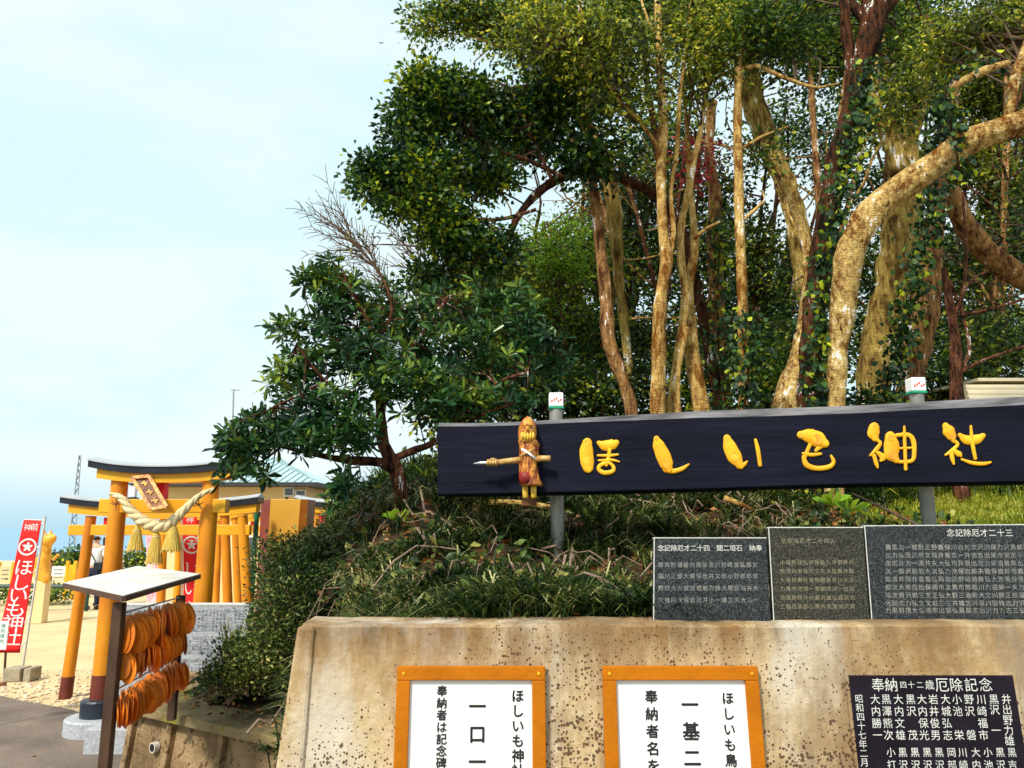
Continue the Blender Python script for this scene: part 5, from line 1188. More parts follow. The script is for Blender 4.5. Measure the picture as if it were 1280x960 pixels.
tree('olive_barked_tree', 'broad olive trunk rising straight behind the slanting limb, with a ragged broken top', M_bark_olive,
     [([(1088, 600, 50), (1094, 470, 46), (1100, 420, 46), (1112, 370, 48), (1124, 300, 52), (1130, 240, 48), (1130, 200, 44), (1136, 165, 36), (1150, 130, 26), (1158, 80, 18), (1160, 20, 12)], 0, 0),
      ([(1126, 215, 32), (1112, 175, 27), (1100, 148, 20), (1092, 110, 15), (1095, 60, 10)], -.1, 0), ([(1124, 190, 18), (1118, 130, 14), (1108, 80, 9), (1100, 30, 6)], .1, 0)],
     7.8, [(1140, 110, 7.6, 40, 34, 70), (1110, 150, 7.6, 34, 24, 40)], L_olive, .07, 10, .13, group=GT)
tree('dark_trunked_tree', 'brown trunk behind the hanging ivy, right of the broad olive trunk', M_bark_brown,
     [([(1134, 620, 44), (1138, 480, 38), (1150, 420, 38), (1160, 340, 36), (1168, 280, 28), (1176, 220, 22), (1184, 170, 22), (1190, 118, 24), (1196, 104, 14)], 0, 0),
      ([(1190, 235, 24), (1206, 280, 32), (1240, 322, 34), (1295, 358, 36), (1350, 380, 36)], .3, .3)],
     6.9, [(1190, 120, 6.6, 16, 24, 16)], L_mid, .06, 9, .1, group=GT)
tree('thin_brown_tree', 'thin reddish-brown sapling with bare side twigs, near the shed roof', M_bark_red,
     [([(1196, 560, 20), (1195, 495, 19), (1194, 430, 15), (1187, 380, 12), (1180, 335, 8)], 0, 0),
      ([(1192, 400, 6), (1206, 352, 5), (1207, 300, 5), (1203, 240, 3)], 0, 0), ([(1196, 395, 5), (1240, 386, 5), (1290, 370, 4)], 0, -.2), ([(1195, 470, 6), (1225, 452, 5), (1290, 430, 4)], 0, -.2), ([(1197, 470, 6), (1212, 440, 5), (1205, 400, 4), (1188, 350, 4)], 0, 0)],
     6.2, [], L_mid, .06, 9, .1, tw=0, group=GT)

# background grove trees
GB = 'dense trees behind the grove'
bgt = [(760, 9.5, [(660, 30, 9, 60, 40, 70), (720, 330, 9.5, 60, 60, 120), (700, 420, 9.5, 70, 60, 150)], L_mid, 'leafy tree behind the brown trunk at the left side of the grove'),
       (655, 9.0, [(640, 400, 8.6, 60, 50, 150), (600, 350, 8.4, 50, 34, 100), (560, 390, 8.4, 40, 30, 60), (620, 470, 8.6, 60, 40, 110), (670, 350, 9, 46, 30, 70)], L_olive, 'olive-leaved tree low behind the shrub tree'),
       (900, 12, [(850, 320, 12, 90, 80, 180), (900, 420, 12, 90, 60, 160), (830, 180, 12, 70, 60, 110), (780, 260, 12, 60, 50, 80)], L_dark, 'dark tree filling the gap behind the forked pale trees'),
       (985, 12.5, [(960, 380, 12.5, 70, 70, 140), (985, 160, 12.5, 60, 40, 50), (1040, 200, 12.5, 50, 60, 60)], L_dark, 'dark tree behind the ivy-clad trunk'),
       (1110, 12, [(1100, 420, 12, 80, 60, 130), (1110, 60, 12, 80, 60, 150), (1060, 330, 12, 50, 50, 60)], L_mid, 'leafy tree behind the broad olive trunk'),
       (1230, 11, [(1240, 120, 11, 70, 60, 200), (1270, 260, 11, 50, 60, 140), (1180, 90, 11, 60, 50, 130), (1190, 200, 11, 50, 40, 90)], L_olive, 'olive-green tree filling the upper right corner'),
       (1250, 9.5, [(1250, 420, 9.5, 70, 50, 130), (1200, 330, 9.8, 60, 50, 90), (1270, 20, 9.5, 70, 40, 160), (1300, 300, 9.5, 50, 90, 110)], L_under, 'dark bushy tree behind the slanting limb above the shed'),
       (830, 10, [(800, 20, 9.8, 90, 40, 160), (880, 10, 9.8, 60, 40, 120), (750, 110, 9.8, 50, 40, 70)], L_mid, 'leafy tree whose crown tops the grove in the middle'),
       (790, 11, [(780, 330, 11, 56, 60, 110), (800, 430, 11, 60, 50, 110), (820, 230, 11, 50, 50, 60)], L_under, 'dark tree behind the brown trunk and kinked pale stem'),
       (950, 11.5, [(945, 330, 11.5, 60, 70, 110), (985, 440, 11.5, 70, 50, 120), (900, 240, 11.5, 40, 50, 50)], L_under, 'dark tree behind the slender pale tree'),
       (1150, 12.5, [(1150, 330, 12.5, 70, 70, 130), (1110, 240, 12.5, 60, 50, 80), (1080, 130, 12.5, 50, 50, 60)], L_dark, 'dark tree behind the slanting limb'),
       (1240, 12.6, [(1230, 330, 12.6, 60, 60, 120), (1250, 200, 12.6, 60, 60, 110), (1180, 420, 12.6, 60, 50, 110)], L_under, 'dark tree deep behind the right edge of the grove'),
       (720, 11.5, [(720, 440, 11.5, 60, 50, 110), (660, 440, 11.5, 50, 40, 60), (750, 250, 11.5, 24, 40, 30)], L_dark, 'dark tree low behind the bright maple'),
       (1020, 9.6, [(1010, 30, 9.6, 70, 34, 120), (1060, 60, 9.8, 50, 40, 80), (1130, 20, 9.5, 60, 36, 120)], L_mid, 'leafy tree whose crown tops the grove above the ivy-clad trunk')]
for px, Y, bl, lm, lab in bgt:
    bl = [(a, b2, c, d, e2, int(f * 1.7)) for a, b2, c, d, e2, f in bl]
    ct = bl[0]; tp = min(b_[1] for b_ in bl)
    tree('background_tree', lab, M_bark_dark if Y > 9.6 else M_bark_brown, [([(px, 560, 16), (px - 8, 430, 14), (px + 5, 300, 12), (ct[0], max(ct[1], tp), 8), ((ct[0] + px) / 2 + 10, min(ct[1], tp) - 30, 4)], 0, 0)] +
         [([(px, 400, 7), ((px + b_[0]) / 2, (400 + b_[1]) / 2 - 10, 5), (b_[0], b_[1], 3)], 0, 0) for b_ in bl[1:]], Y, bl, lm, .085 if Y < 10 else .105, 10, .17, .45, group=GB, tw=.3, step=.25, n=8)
tree('slender_maple', 'bright green delicate leaved tree glowing between the shrub tree and the brown trunk', M_bark_brown,
     [([(700, 560, 7), (704, 450, 6), (700, 370, 5), (690, 320, 4), (680, 280, 2)], 0, 0)], 8.4, [(700, 335, 8.3, 44, 14, 70), (690, 312, 8.3, 46, 14, 50), (668, 392, 8.3, 52, 18, 60), (700, 285, 8.3, 40, 20, 36), (650, 372, 8.3, 30, 16, 30)], L_bright, .055, 10, .10, tw=.5, group=None)
# bough of leaves at the very top left, from outside the frame
tree('overhanging_tree', 'tree whose leafy bough reaches out at the top edge against the sky', M_bark_olive,
     [([(796, 560, 12), (782, 420, 14), (772, 330, 18), (766, 250, 24), (740, 170, 24), (700, 100, 20), (684, 50, 16), (670, 0, 12), (664, -40, 9)], 0, 0),
      ([(700, 70, 8), (660, 58, 7), (620, 56, 6), (585, 44, 4), (530, 40, 2)], 0, -.3), ([(640, 56, 4), (610, 62, 3), (594, 76, 2), (592, 96, 1.5)], -.2, 0), ([(650, 57, 5), (620, 40, 4), (560, 22, 3), (515, 14, 1.5)], -.1, -.2)],
     7.9, [(580, 15, 7.6, 55, 22, 120), (540, 28, 7.5, 30, 16, 45), (640, 20, 7.7, 60, 34, 150), (690, 90, 7.8, 40, 24, 80), (720, 30, 7.9, 50, 50, 120), (660, 50, 7.8, 40, 14, 50)], L_mid, .075, 9, .12, .45, tw=.4, group=GT)
# bare twiggy tree
bt = empty('bare_tree', tuple(at(545, 560, 7.5)), 'bare twiggy tree showing above the shrub tree against the sky', 'tree')
b = MB(); limb(b, *pix([(555, 640, 12), (548, 500, 9), (520, 420, 7), (490, 370, 6), (466, 330, 4), (440, 300, 3), (400, 268, 1.6), (382, 252, 1)], 7.5), n=7); b.build('trunk', M_twigd, bt, smooth=True)
b = MB(); rt = random.Random(11)
for k in range(44):
    sx, sy = rt.choice([(470, 335), (490, 370), (455, 315), (505, 390), (440, 300), (530, 340)]); ang = math.radians(rt.uniform(105, 175)); ln2 = rt.uniform(30, 80); cx, cy = sx, sy; pts = [(sx, sy, 2.6)]
    for j in range(5):
        ang += rt.uniform(-.16, .16); cx += math.cos(ang) * ln2 / 5; cy -= math.sin(ang) * ln2 / 5; pts.append((cx, cy, 2.2 - .4 * j))
        if j > 0:
            for sg in (-1, 1):
                a2 = ang + sg * rt.uniform(.3, .7); l3 = rt.uniform(10, 26); limb(b, *pix([(cx, cy, 1.1), (cx + math.cos(a2) * l3 * .5, cy - math.sin(a2) * l3 * .5 - 1, .9), (cx + math.cos(a2) * l3, cy - math.sin(a2) * l3, .7)], 7.5), n=4)
    limb(b, *pix(pts, 7.5), n=4, step=.2)
b.build('twigs', M_twigd, bt, kind='stuff')
crown(bt, [(500, 420, 7.5, 34, 50, 36), (450, 305, 7.5, 22, 14, 5), (520, 350, 7.5, 20, 26, 16), (560, 350, 7.5, 30, 20, 24), (430, 328, 7.5, 14, 6, 4)], L_olive, .06, 8, .09)

# 3 broad shrub tree with rosettes of large leaves
sht = empty('shrub_tree', tuple(at(505, 645, 5.1)), 'broad low evergreen with rosettes of large glossy leaves and reddish trunk, left on the bank', 'tree')
YT = 5.1; b = MB()
tl = [([(508, 668, 26), (506, 640, 24), (500, 612, 22), (494, 585, 21), (480, 556, 19), (476, 520, 15), (474, 480, 12), (468, 430, 9), (455, 390, 6), (430, 350, 4)], 0, 0)]
br = [([(496, 590, 15), (476, 578, 15), (448, 576, 13), (415, 572, 9), (370, 562, 6), (320, 552, 4), (285, 548, 3)], 0, -.3), ([(496, 572, 12), (520, 562, 11), (545, 552, 10), (580, 520, 8), (620, 480, 6), (660, 465, 4)], 0, .1),
      ([(478, 530, 9), (440, 500, 7), (400, 470, 5), (370, 430, 3)], 0, -.3), ([(474, 480, 9), (510, 440, 7), (540, 400, 5), (560, 370, 3)], 0, .2), ([(470, 450, 6), (430, 430, 5), (390, 400, 3)], 0, .2),
      ([(440, 575, 7), (425, 600, 5), (405, 615, 3)], 0, -.1), ([(560, 545, 6), (600, 520, 5), (640, 505, 3)], .05, -.2), ([(468, 430, 7), (490, 390, 5), (480, 350, 3)], 0, 0), ([(350, 560, 4), (330, 575, 3), (310, 590, 2)], -.2, 0), ([(400, 480, 4), (360, 500, 3), (330, 515, 2)], -.2, -.2)]
sts = []
q = limb(b, *pix(tl[0][0], YT), n=12, step=.06); sts += q[8:]; b.build('trunk', M_bark_red, sht, smooth=True)
b = MB()
for p, y0, dy in br: b = MB(); q = limb(b, *pix(p, YT + y0, dy), n=8, step=.06); sts += q[2:]; b.build('limb', M_bark_red, sht, smooth=True)
blobs = [(300, 555, 4.8, 38, 26, 44), (345, 530, 4.9, 44, 28, 54), (380, 552, 4.8, 60, 18, 46), (305, 588, 4.8, 34, 16, 22), (400, 520, 4.9, 50, 34, 60), (375, 470, 5.0, 38, 34, 50), (365, 412, 5.2, 28, 18, 22), (425, 440, 5.1, 50, 40, 70),
         (415, 370, 5.2, 40, 44, 60), (400, 348, 5.2, 26, 26, 26), (470, 390, 5.2, 48, 50, 76), (480, 470, 5.0, 56, 44, 86), (440, 545, 4.8, 40, 24, 40), (530, 430, 5.3, 52, 44, 78), (545, 490, 5.0, 50, 38, 66), (600, 440, 5.4, 56, 46, 84),
         (610, 500, 5.1, 56, 20, 54), (660, 430, 5.5, 40, 52, 60), (570, 380, 5.5, 46, 34, 46), (425, 608, 4.8, 34, 22, 26), (640, 380, 5.6, 46, 26, 36), (700, 450, 5.6, 20, 40, 22)]
cc = []
for px, py, Y, rx, ry, n_ in blobs:
    k = Y / F; q = norm(RNG.normal(size=(n_, 3))) * (RNG.random((n_, 1)) ** .5); cc.append(q * np.array([rx * k * 1.12, rx * k * .8, ry * k * 1.12]) + np.array(at(px, py, Y)))
cc = np.concatenate(cc); cc = cc[RNG.random(len(cc)) < .84]; per = 11; m_ = len(cc)
ax = norm(RNG.normal(size=(m_, 3)) * .45 + np.array([-.25, -.35, .75])); t = np.tile(np.arange(per) * 2.4, m_) + np.repeat(RNG.random(m_) * 6, per)
axr = np.repeat(ax, per, 0); e1 = norm(np.cross(axr, np.array([.3, 1, .1]))); e2 = np.cross(axr, e1)
elev = np.tile(np.linspace(-.25, .95, per), m_) + RNG.normal(size=m_ * per) * .12
D = norm((e1 * np.cos(t)[:, None] + e2 * np.sin(t)[:, None]) * np.cos(elev)[:, None] + axr * np.sin(elev)[:, None] - np.array([0, 0, .12]))
C_ = np.repeat(cc, per, 0) + D * .006; S_ = .092 * RNG.uniform(.7, 1.25, m_ * per)
rndl = np.clip(np.repeat(RNG.random(m_), per) * .45 + RNG.random(m_ * per) * .35 + np.tile(np.linspace(0, .22, per), m_), 0, 1)
near = np.argsort(C_[:, 1])[:2600]; near = RNG.choice(near, 300, replace=False); mask = np.ones(len(C_), bool); mask[near] = False
V, Fc, k = leaf_geo(C_[mask], D[mask], S_[mask], .27, .05, True)
link('crown', mkmesh('crown', V, Fc, True, np.repeat(rndl[mask], k)), L_shrub, sht, 'stuff')
protos = []
for j in range(6):
    V, Fc, k = leaf_geo(np.zeros((1, 3)), np.array([[1., 0, 0]]), np.array([1.]), .30, .05, True); protos.append(mkmesh('leaf', V, Fc, True, np.full(k, (j + .3) / 7))); protos[-1].materials.append(L_shrub)
for i in near:
    d = Vector(D[i]); o = bpy.data.objects.new('leaf', protos[min(5, int(rndl[i] * 6))]); COL.objects.link(o); o.parent = sht; o.matrix_parent_inverse = wm(sht).inverted()
    q_ = d.to_track_quat('X', 'Z') @ Matrix.Rotation(random.uniform(-.6, .6), 3, 'X').to_quaternion(); o.matrix_basis = Matrix.LocRotScale(Vector(C_[i]), q_, Vector((S_[i],) * 3))
t_ = MB(); twigs(t_, sts, cc, .6, .006, .32); t_.build('twigs', M_bark_red, sht, smooth=True, kind='stuff')
# yellowing leaves scattered in it
# fallen limb below the sign
b = MB(); limb(b, *pix([(556, 700, 20), (566, 668, 18), (582, 645, 15), (605, 631, 12), (640, 628, 9), (690, 634, 6)], 5.2), n=9, step=.08); fl = b.build('fallen_branch', M_bark_pale, smooth=True); tag(fl, 'crooked pale dead branch lying on the bank under the left end of the sign', 'branch')
b = MB(); limb(b, *pix([(905, 622, 8), (925, 630, 8), (945, 640, 7)], 5.6), n=8); tag(b.build('fallen_branch', M_bark_pale, smooth=True), 'short pale stick lying on the bank above the lowest granite tablet', 'branch')
b = MB(); limb(b, *pix([(640, 640, 3), (668, 655, 3), (690, 668, 3)], 5.0), n=6); limb(b, *pix([(570, 668, 4), (610, 655, 3), (660, 648, 3)], 5.0), n=6); tag(b.build('fallen_branch', M_twig, smooth=True), 'thin grey twigs lying behind the left sign post', 'branch')

# ivy on the trunks
def ivy(label, path, Y, n, wpx, lm=L_ivy, size=.075):
    r = empty('ivy_vine', tuple(at(path[0][0], path[0][1], Y)), label, 'ivy', 'ivy climbing the trunks')
    P, _ = pix([(x, y, 4) for x, y in path], Y); P, R = catmull(P, [.012] * len(P), .12)
    b = MB(); b.tube([p + Vector((random.uniform(-.03, .03), -.02, 0)) for p in P], .009, 6); b.build('stem', M_bark_dark, r, smooth=True)
    n = int(n * 1.9); ii = RNG.integers(0, len(P), n); base = np.array([tuple(P[i]) for i in ii]); sg = wpx / F * Y
    C_ = base + np.stack([RNG.normal(size=n) * sg * .5, -np.abs(RNG.normal(size=n)) * .06, RNG.normal(size=n) * .06], 1)
    D = norm(np.stack([RNG.normal(size=n) * .8, -np.abs(RNG.normal(size=n)) * .35, -np.abs(RNG.normal(size=n)) - .2], 1)); V, Fc, k = leaf_geo(C_, D, size * .74 * RNG.uniform(.55, 1.3, n), .85, .10, True)
    link('leaves', mkmesh('leaves', V, Fc, False, np.repeat(np.clip(RNG.random(n) ** 2.2, 0, 1), k)), lm, r, 'stuff')
ivy('dense ivy climbing the tall dark leaning trunk', [(1015, 520), (1022, 430), (1032, 330), (1052, 230), (1068, 150), (1082, 90)], 6.08, 720, 22)
ivy('long ivy curtain with yellow-green leaves hanging right of the broad olive trunk', [(1105, 510), (1112, 470), (1122, 430), (1135, 380), (1148, 320), (1160, 260), (1168, 200), (1176, 140)], 6.5, 780, 22)
ivy('ivy leaves on the slanting pale limb near its fork', [(1200, 215), (1195, 185), (1180, 120), (1205, 90), (1240, 80)], 5.6, 90, 12)
ivy('ivy tuft at the foot of the slender pale tree', [(930, 520), (932, 460), (926, 400)], 6.5, 200, 26)
ivy('ivy around the rough broken trunk', [(903, 520), (900, 440), (897, 350), (900, 280)], 7.6, 260, 26)

# understorey shrubs behind the sign
ush = [(1000, 640, 6.2, 60, 20, 90, L_under, 'low dark shrub under the sign just above the middle granite tablet'), (900, 640, 6.6, 40, 16, 40, L_ivy, 'glossy dark sprig under the sign above the lowest granite tablet'), (575, 505, 7.0, 60, 40, 90, L_olive, 'olive leaved shrub just above the left end of the sign'), (650, 490, 7.6, 60, 40, 110, L_under, 'dark shrub behind the carved figure'), (720, 500, 7.8, 60, 50, 140, L_under, 'dark shrub left of the brown trunk behind the sign'),
       (800, 490, 8.0, 50, 60, 120, L_under, 'dark shrub between the brown trunk and the kinked pale stem'), (870, 480, 8.4, 50, 60, 120, L_mid, 'green shrub behind the forked pale tree'), (955, 470, 7.8, 46, 56, 130, L_mid, 'green bush right of the slender pale tree'),
       (1078, 515, 7.0, 60, 22, 70, L_ivy, 'glossy bush between the ivy-clad trunk and the hanging ivy'), (1190, 470, 8.0, 50, 40, 100, L_under, 'dark bush behind the thin sapling by the shed'), (1250, 440, 8.2, 60, 40, 110, L_under, 'dark bush above the shed roof'),
       (740, 420, 8.6, 50, 50, 90, L_mid, 'tall green bush left of the brown trunk'), (1010, 430, 8.6, 60, 40, 80, L_under, 'bush half hidden behind the leaning rough trunk')]
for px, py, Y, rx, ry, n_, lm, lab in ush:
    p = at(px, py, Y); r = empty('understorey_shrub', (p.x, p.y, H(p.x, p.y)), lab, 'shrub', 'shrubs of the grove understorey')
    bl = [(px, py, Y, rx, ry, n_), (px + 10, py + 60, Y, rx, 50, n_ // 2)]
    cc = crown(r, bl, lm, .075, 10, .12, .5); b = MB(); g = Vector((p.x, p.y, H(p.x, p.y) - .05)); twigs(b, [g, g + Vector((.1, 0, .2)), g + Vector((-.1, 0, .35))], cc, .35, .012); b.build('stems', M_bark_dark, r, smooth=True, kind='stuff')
# spiky leaved plants at the foot (aucuba like) visible under the sign
for px, py, n_, lab in ((1040, 632, 9, 'broad pale leaved sprout under the sign left of the lawn'), (1062, 640, 7, 'second broad leaved sprout closer to the lawn'), (505, 655, 9, 'bright green sprout at the foot of the shrub tree')):
    Y = 5.6 if px > 900 else 4.9; p = at(px, py, Y); r = empty('sprout', tuple(p), lab, 'plant'); 
    for j in range(n_):
        a_ = j * 2.4; d = np.array([[math.cos(a_) * .8, -abs(math.sin(a_)) * .4, .35]]); V, Fc, k = leaf_geo(np.zeros((1, 3)), norm(d), np.array([.16]), .35, .05, True); me = mkmesh('leaf', V, Fc, True, np.full(k, .7)); o = link('leaf', me, L_bright, r); o.location = p - Vector(r.location) + r.location

# azalea shrubs cascading down the left end of the bank
azs = [tuple([q_[0] + 12, q_[1] - (14 if q_[1] > 800 else 4)] + list(q_[2:])) for q_ in [(300, 845, 5.0, 44, 32, 150, 'low azalea clump on the planter top, nearest the drain pipe'), (340, 810, 4.9, 34, 50, 210, 'azalea clump against the left end of the big wall'), (360, 745, 5.0, 46, 44, 210, 'azalea clump above the left corner of the big wall'),
       (345, 710, 5.2, 40, 36, 130, 'rusty azalea clump in front of the golden cabinet'), (400, 690, 5.4, 48, 30, 150, 'azalea clump on the crest of the bank beyond the cabinet'), (440, 650, 5.8, 44, 22, 110, 'azalea clump at the crest of the bank under the shrub tree'), (275, 862, 4.95, 26, 14, 60, 'creeping azalea tuft hanging over the planter wall')]]
for px, py, Y, rx, ry, n_, lab in azs:
    p = at(px, py, Y); g = Vector((p.x, p.y, min(p.z, H(p.x, p.y)))); r = empty('azalea_shrub', tuple(g), lab, 'shrub', 'azalea shrubs on the bank')
    cc = crown(r, [(px, py, Y, rx, ry, n_)], L_azalea, .034, 14, .05, .42, droop=-.4); b = MB(); twigs(b, [g, g + Vector((.12, 0, .05)), g + Vector((-.12, 0, .05))], cc, .5, .006); b.build('stems', M_twig, r, kind='stuff')

# ------------------------------------------------------------------ mondo grass and dead leaves over the bank, pebbles, lawn
def sample_bank(n, x0, x1, y0, y1):
    P = []
    while len(P) < n:
        x, y = random.uniform(x0, x1), random.uniform(y0, y1)
        if planted(x, y): P.append((x, y, H(x, y)))
    return np.array(P)
def blades(name, C, n_per, L0, L1, w0, mt, spread=.03, lean=.9, tagk='grass', label=None):
    n = len(C) * n_per; Cb = np.repeat(C, n_per, 0) + np.stack([RNG.normal(size=n) * spread, RNG.normal(size=n) * spread, np.zeros(n)], 1)
    a_ = RNG.random(n) * 2 * np.pi; ln_ = RNG.uniform(L0, L1, n); le = np.abs(RNG.normal(size=n)) * .35 + lean * .5
    h = np.stack([np.cos(a_), np.sin(a_), np.zeros(n)], 1); s = np.stack([-np.sin(a_), np.cos(a_), np.zeros(n)], 1); up = np.array([0, 0, 1.])
    V = []
    for t, wf in ((0, .8), (.4, 1), (.75, .75)):
        c = Cb + h * (ln_ * t * t * le)[:, None] + up * (ln_ * t * (1 - .45 * t * le))[:, None]
        V += [c - s * w0 * wf / 2, c + s * w0 * wf / 2]
    c = Cb + h * (ln_ * le)[:, None] + up * (ln_ * (1 - .62 * le))[:, None]; V.append(c)
    V = np.stack(V, 1).reshape(-1, 3); i = np.arange(n)[:, None] * 7
    Fc = np.concatenate([i + np.array([f]) for f in ([0, 1, 3], [0, 3, 2], [2, 3, 5], [2, 5, 4], [4, 5, 6])], 1).reshape(-1, 3)
    rn = np.clip(np.repeat(RNG.random(len(C)), n_per) * .45 + RNG.random(n) * .6, 0, 1) ** 1.35
    o = link(name, mkmesh(name, V, Fc, False, np.repeat(rn, 5)), mt); tag(o, label, tagk, kind='stuff'); return o
C1_ = sample_bank(1500, -1.9, 2.6, 3.22, 6.4); C1_ = C1_[(C1_[:, 2] > np.where(C1_[:, 0] < -.95, .82, .3))]
dens = np.array([math.sin(x * 2.1 + 1) * math.sin(y * 2.7) for x, y, z in C1_]); C1_ = C1_[(dens > .0) | (RNG.random(len(C1_)) < .30)]
C1_ = C1_[~((C1_[:, 0] > 2.4) & (C1_[:, 1] > 5.2))]
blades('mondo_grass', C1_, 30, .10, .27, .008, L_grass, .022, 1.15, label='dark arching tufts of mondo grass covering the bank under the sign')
C2_ = sample_bank(420, -.9, .75, 3.20, 3.9); blades('mondo_grass', C2_, 26, .10, .22, .0075, L_grass, .03, 1.1, label='fringe of mondo grass along the back of the wall top')
C3_ = sample_bank(900, -1.2, 4.5, 6.2, 9.0); blades('undergrowth', C3_, 16, .15, .35, .012, L_under, .06, .9, 'ground cover', 'dark undergrowth on the ground below the trees')
C4_ = sample_bank(3200, 2.5, 4.6, 5.4, 8.2); blades('lawn_grass', C4_, 9, .03, .09, .008, L_lawn, .04, .6, 'grass', 'bright green lawn grass seen under the right end of the sign')
C5 = np.array([tuple(at(292, 815, 5.3))] * 3); C5[:, 2] = at(292, 818, 5.3).z; blades('long_grass', C5, 14, .18, .34, .007, L_lawn, .05, .6, 'grass', 'wispy pale grass tuft at the edge of the planter')
# lawn sheet patch
xs = np.arange(2.55, 4.8, .12); ys = np.arange(5.4, 8.4, .12); nx = len(xs); V = np.array([(x, y, H(x, y) + .012) for y in ys for x in xs]); Fc = np.array([(j * nx + i, j * nx + i + 1, (j + 1) * nx + i + 1, (j + 1) * nx + i) for j in range(len(ys) - 1) for i in range(nx - 1)])
tag(link('lawn', mkmesh('lawn', V, Fc, True), M_grassg), kind='structure')
P_ = sample_bank(7000, -2.3, 3.0, 3.25, 6.8); n = len(P_); kk_ = np.array([math.sin(x * 1.9 + 2) + math.sin(y * 2.3 + x * 1.3) for x, y, z in P_]); P_ = P_[(kk_ > .1) | (P_[:, 0] < -.9)]; n = len(P_); P_[:, 2] += RNG.uniform(.01, .11, n)
D = norm(np.stack([RNG.normal(size=n), RNG.normal(size=n) - .3, np.abs(RNG.normal(size=n)) * .6], 1)); V, Fc, k = leaf_geo(P_, D, RNG.uniform(.04, .09, n), .5, .1)
tag(link('ground_cover', mkmesh('ground_cover', V, Fc, False, np.repeat(RNG.random(n) ** 1.5, k)), L_azalea), 'low dark leafy ground cover between the grass tufts on the bank', 'ground cover', kind='stuff')
# dead leaves
P_ = sample_bank(4800, -2.0, 3.0, 3.2, 6.6); n = len(P_); P_[:, 2] += RNG.uniform(.005, .05, n)
D = norm(np.stack([RNG.normal(size=n), RNG.normal(size=n), RNG.normal(size=n) * .35], 1)); V, Fc, k = leaf_geo(P_, D, RNG.uniform(.03, .075, n), .5, .1)
tag(link('dead_leaves', mkmesh('dead_leaves', V, Fc, False, np.repeat(RNG.random(n), k)), L_litter), 'brown dead leaves scattered over the planted bank', 'leaf litter', kind='stuff')
# leaf litter on the planter top
n = 900; P_ = np.stack([RNG.uniform(-2.4, -1.0, n), RNG.uniform(3.9, 5.9, n), RNG.uniform(.59, .63, n)], 1); Q = []
for p in P_:
    t = (Vector((p[0], p[1], 0)) - Vector((C1.x, C1.y, 0))).dot(nfr)
    if t < -.03 and p[0] > C1.x + .1: Q.append(p)
Q = np.array(Q); n = len(Q); D = norm(np.stack([RNG.normal(size=n), RNG.normal(size=n), RNG.normal(size=n) * .3], 1)); V, Fc, k = leaf_geo(Q, D, RNG.uniform(.02, .05, n), .45, .1)
tag(link('dead_leaves', mkmesh('dead_leaves', V, Fc, False, np.repeat(RNG.random(n), k)), L_litter), 'dry brown leaves lying on the planter top', 'leaf litter', kind='stuff')
b = MB(); rg = random.Random(9)
for _ in range(150):
    x, y = rg.uniform(-1.3, 2.2), rg.uniform(3.5, 6.2); z = H(x, y) + rg.uniform(.02, .12); a_ = rg.uniform(0, 6.28); ln2 = rg.uniform(.12, .5); pts = [Vector((x, y, z))]
    for j in range(4): a_ += rg.uniform(-.5, .5); x += math.cos(a_) * ln2 / 4; y += math.sin(a_) * ln2 / 4; pts.append(Vector((x, y, H(x, y) + rg.uniform(.03, .16))))
    r_ = rg.uniform(.003, .009); b.tube(pts, [r_, r_, r_ * .9, r_ * .7, r_ * .4], 5, cap=False)
tag(b.build('dead_twigs', M_twig, kind='stuff'), 'tangle of dead twigs and thin stems lying over the bank', 'twigs')
n = 160; P_ = np.stack([RNG.uniform(-6, -1.4, n), RNG.uniform(3.2, 9, n), np.full(n, .012)], 1); D = norm(np.stack([RNG.normal(size=n), RNG.normal(size=n), RNG.normal(size=n) * .12], 1)); V, Fc, k = leaf_geo(P_, D, RNG.uniform(.03, .06, n), .5, .08)
tag(link('fallen_leaves', mkmesh('fallen_leaves', V, Fc, False, np.repeat(RNG.random(n), k)), L_litter), 'a few fallen leaves blown over the asphalt and sand', 'leaf litter', kind='stuff')
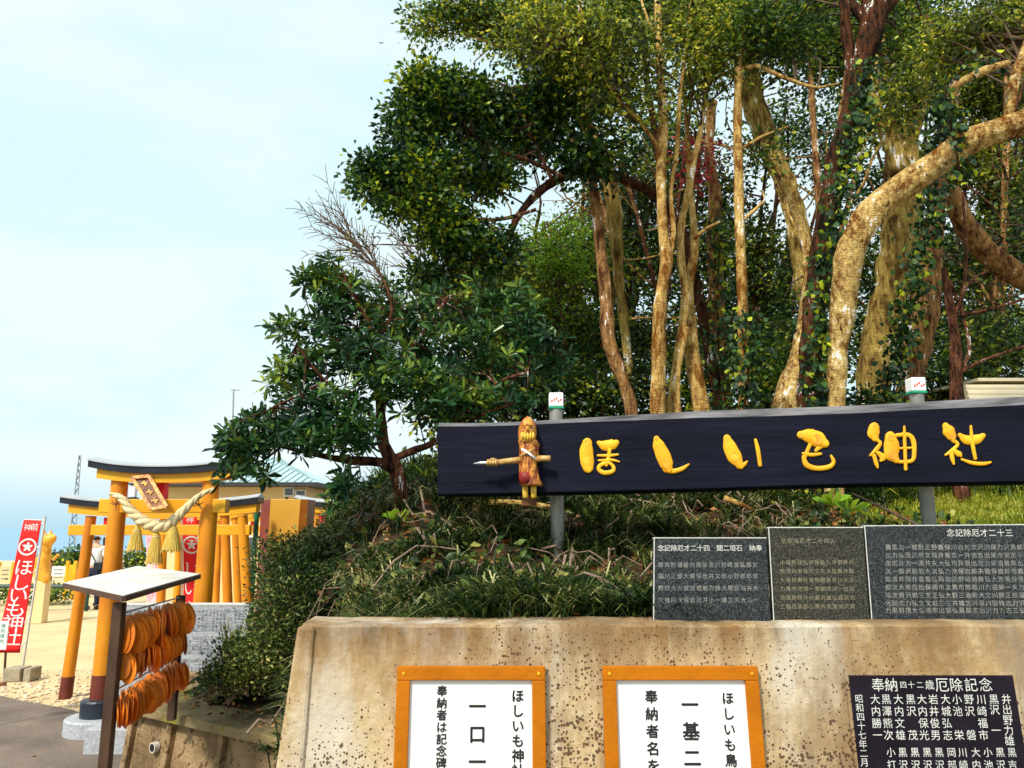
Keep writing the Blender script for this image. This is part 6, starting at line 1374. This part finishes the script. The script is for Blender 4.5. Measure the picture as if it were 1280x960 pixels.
# pebbles by the torii feet
b = MB(); rg = random.Random(4)
for _ in range(700):
    px, py = rg.uniform(-10, 160), rg.uniform(838, 898)
    if py > 872 + px * .16: continue
    p = gr(px, py); r_ = rg.uniform(.008, .028); vs_ = [(p.x + r_ * rg.uniform(.7, 1.2) * math.cos(t), p.y + r_ * rg.uniform(.7, 1.2) * math.sin(t), 0) for t in np.linspace(0, 6.28, 6)[:-1]]
    b.add(vs_ + [(x, y, r_ * .6) for x, y, _z in vs_] , [(0, 1, 6, 5), (1, 2, 7, 6), (2, 3, 8, 7), (3, 4, 9, 8), (4, 0, 5, 9), (5, 6, 7, 8, 9)])
o = b.build('pebbles', M_gravel, kind='stuff'); tag(o, 'scattered pale pebbles and rubble at the foot of the torii', 'pebbles')

# far left background: bushes, low roofs
fb = [(75, 706, 38, 26, 8, 120, 'far clump of bushes above the notice board'), (108, 700, 30, 20, 12, 120, 'green bush behind the left torii pillar'), (60, 742, 18.5, 30, 4, 60, 'low clipped shrubs behind the green railing'), (10, 742, 18.5, 26, 4, 40, 'low clipped shrubs behind the railing at the left edge'), (170, 700, 24, 18, 10, 70, 'dark bush seen between the torii pillars')]
for px, py, Y, rx, ry, n_, lab in fb:
    p = at(px, py, Y); r = empty('bush', (p.x, p.y, 0), lab, 'bush'); cc = crown(r, [(px, py, Y, rx, ry, n_)], L_mid, .10 * Y / 20, 9, .10 * Y / 12, .6)
    b = MB(); twigs(b, [Vector((p.x, p.y, 0)), Vector((p.x + .2, p.y, .3))], cc, .1, .02); b.build('stems', M_bark_dark, r, kind='stuff')
for px0, px1, Y, lab in ((62, 84, 41, 'grey roofed low house far away by the sea'), (84, 108, 41.8, 'second low grey house far away, left of the torii pillar')):
    a_ = at(px0, 700, Y); c_ = at(px1, 700, Y); r = empty('far_house', ((a_.x + c_.x) / 2, Y, 0), lab, 'house')
    hz = at(px0, 694, Y).z; hw_ = MB().box(a_.x, c_.x, Y, Y + 1, 0, hz - .25).build('wall', M_housew, r)
    b = MB(); b.prism([(a_.x - .15, Y - .2, hz - .27), (a_.x - .15, Y + 1.2, hz - .27), (a_.x - .15, Y + .5, hz + .15)], (c_.x - a_.x + .3, 0, 0)); b.build('roof', M_roofedge, r)
bpy.context.view_layer.update()
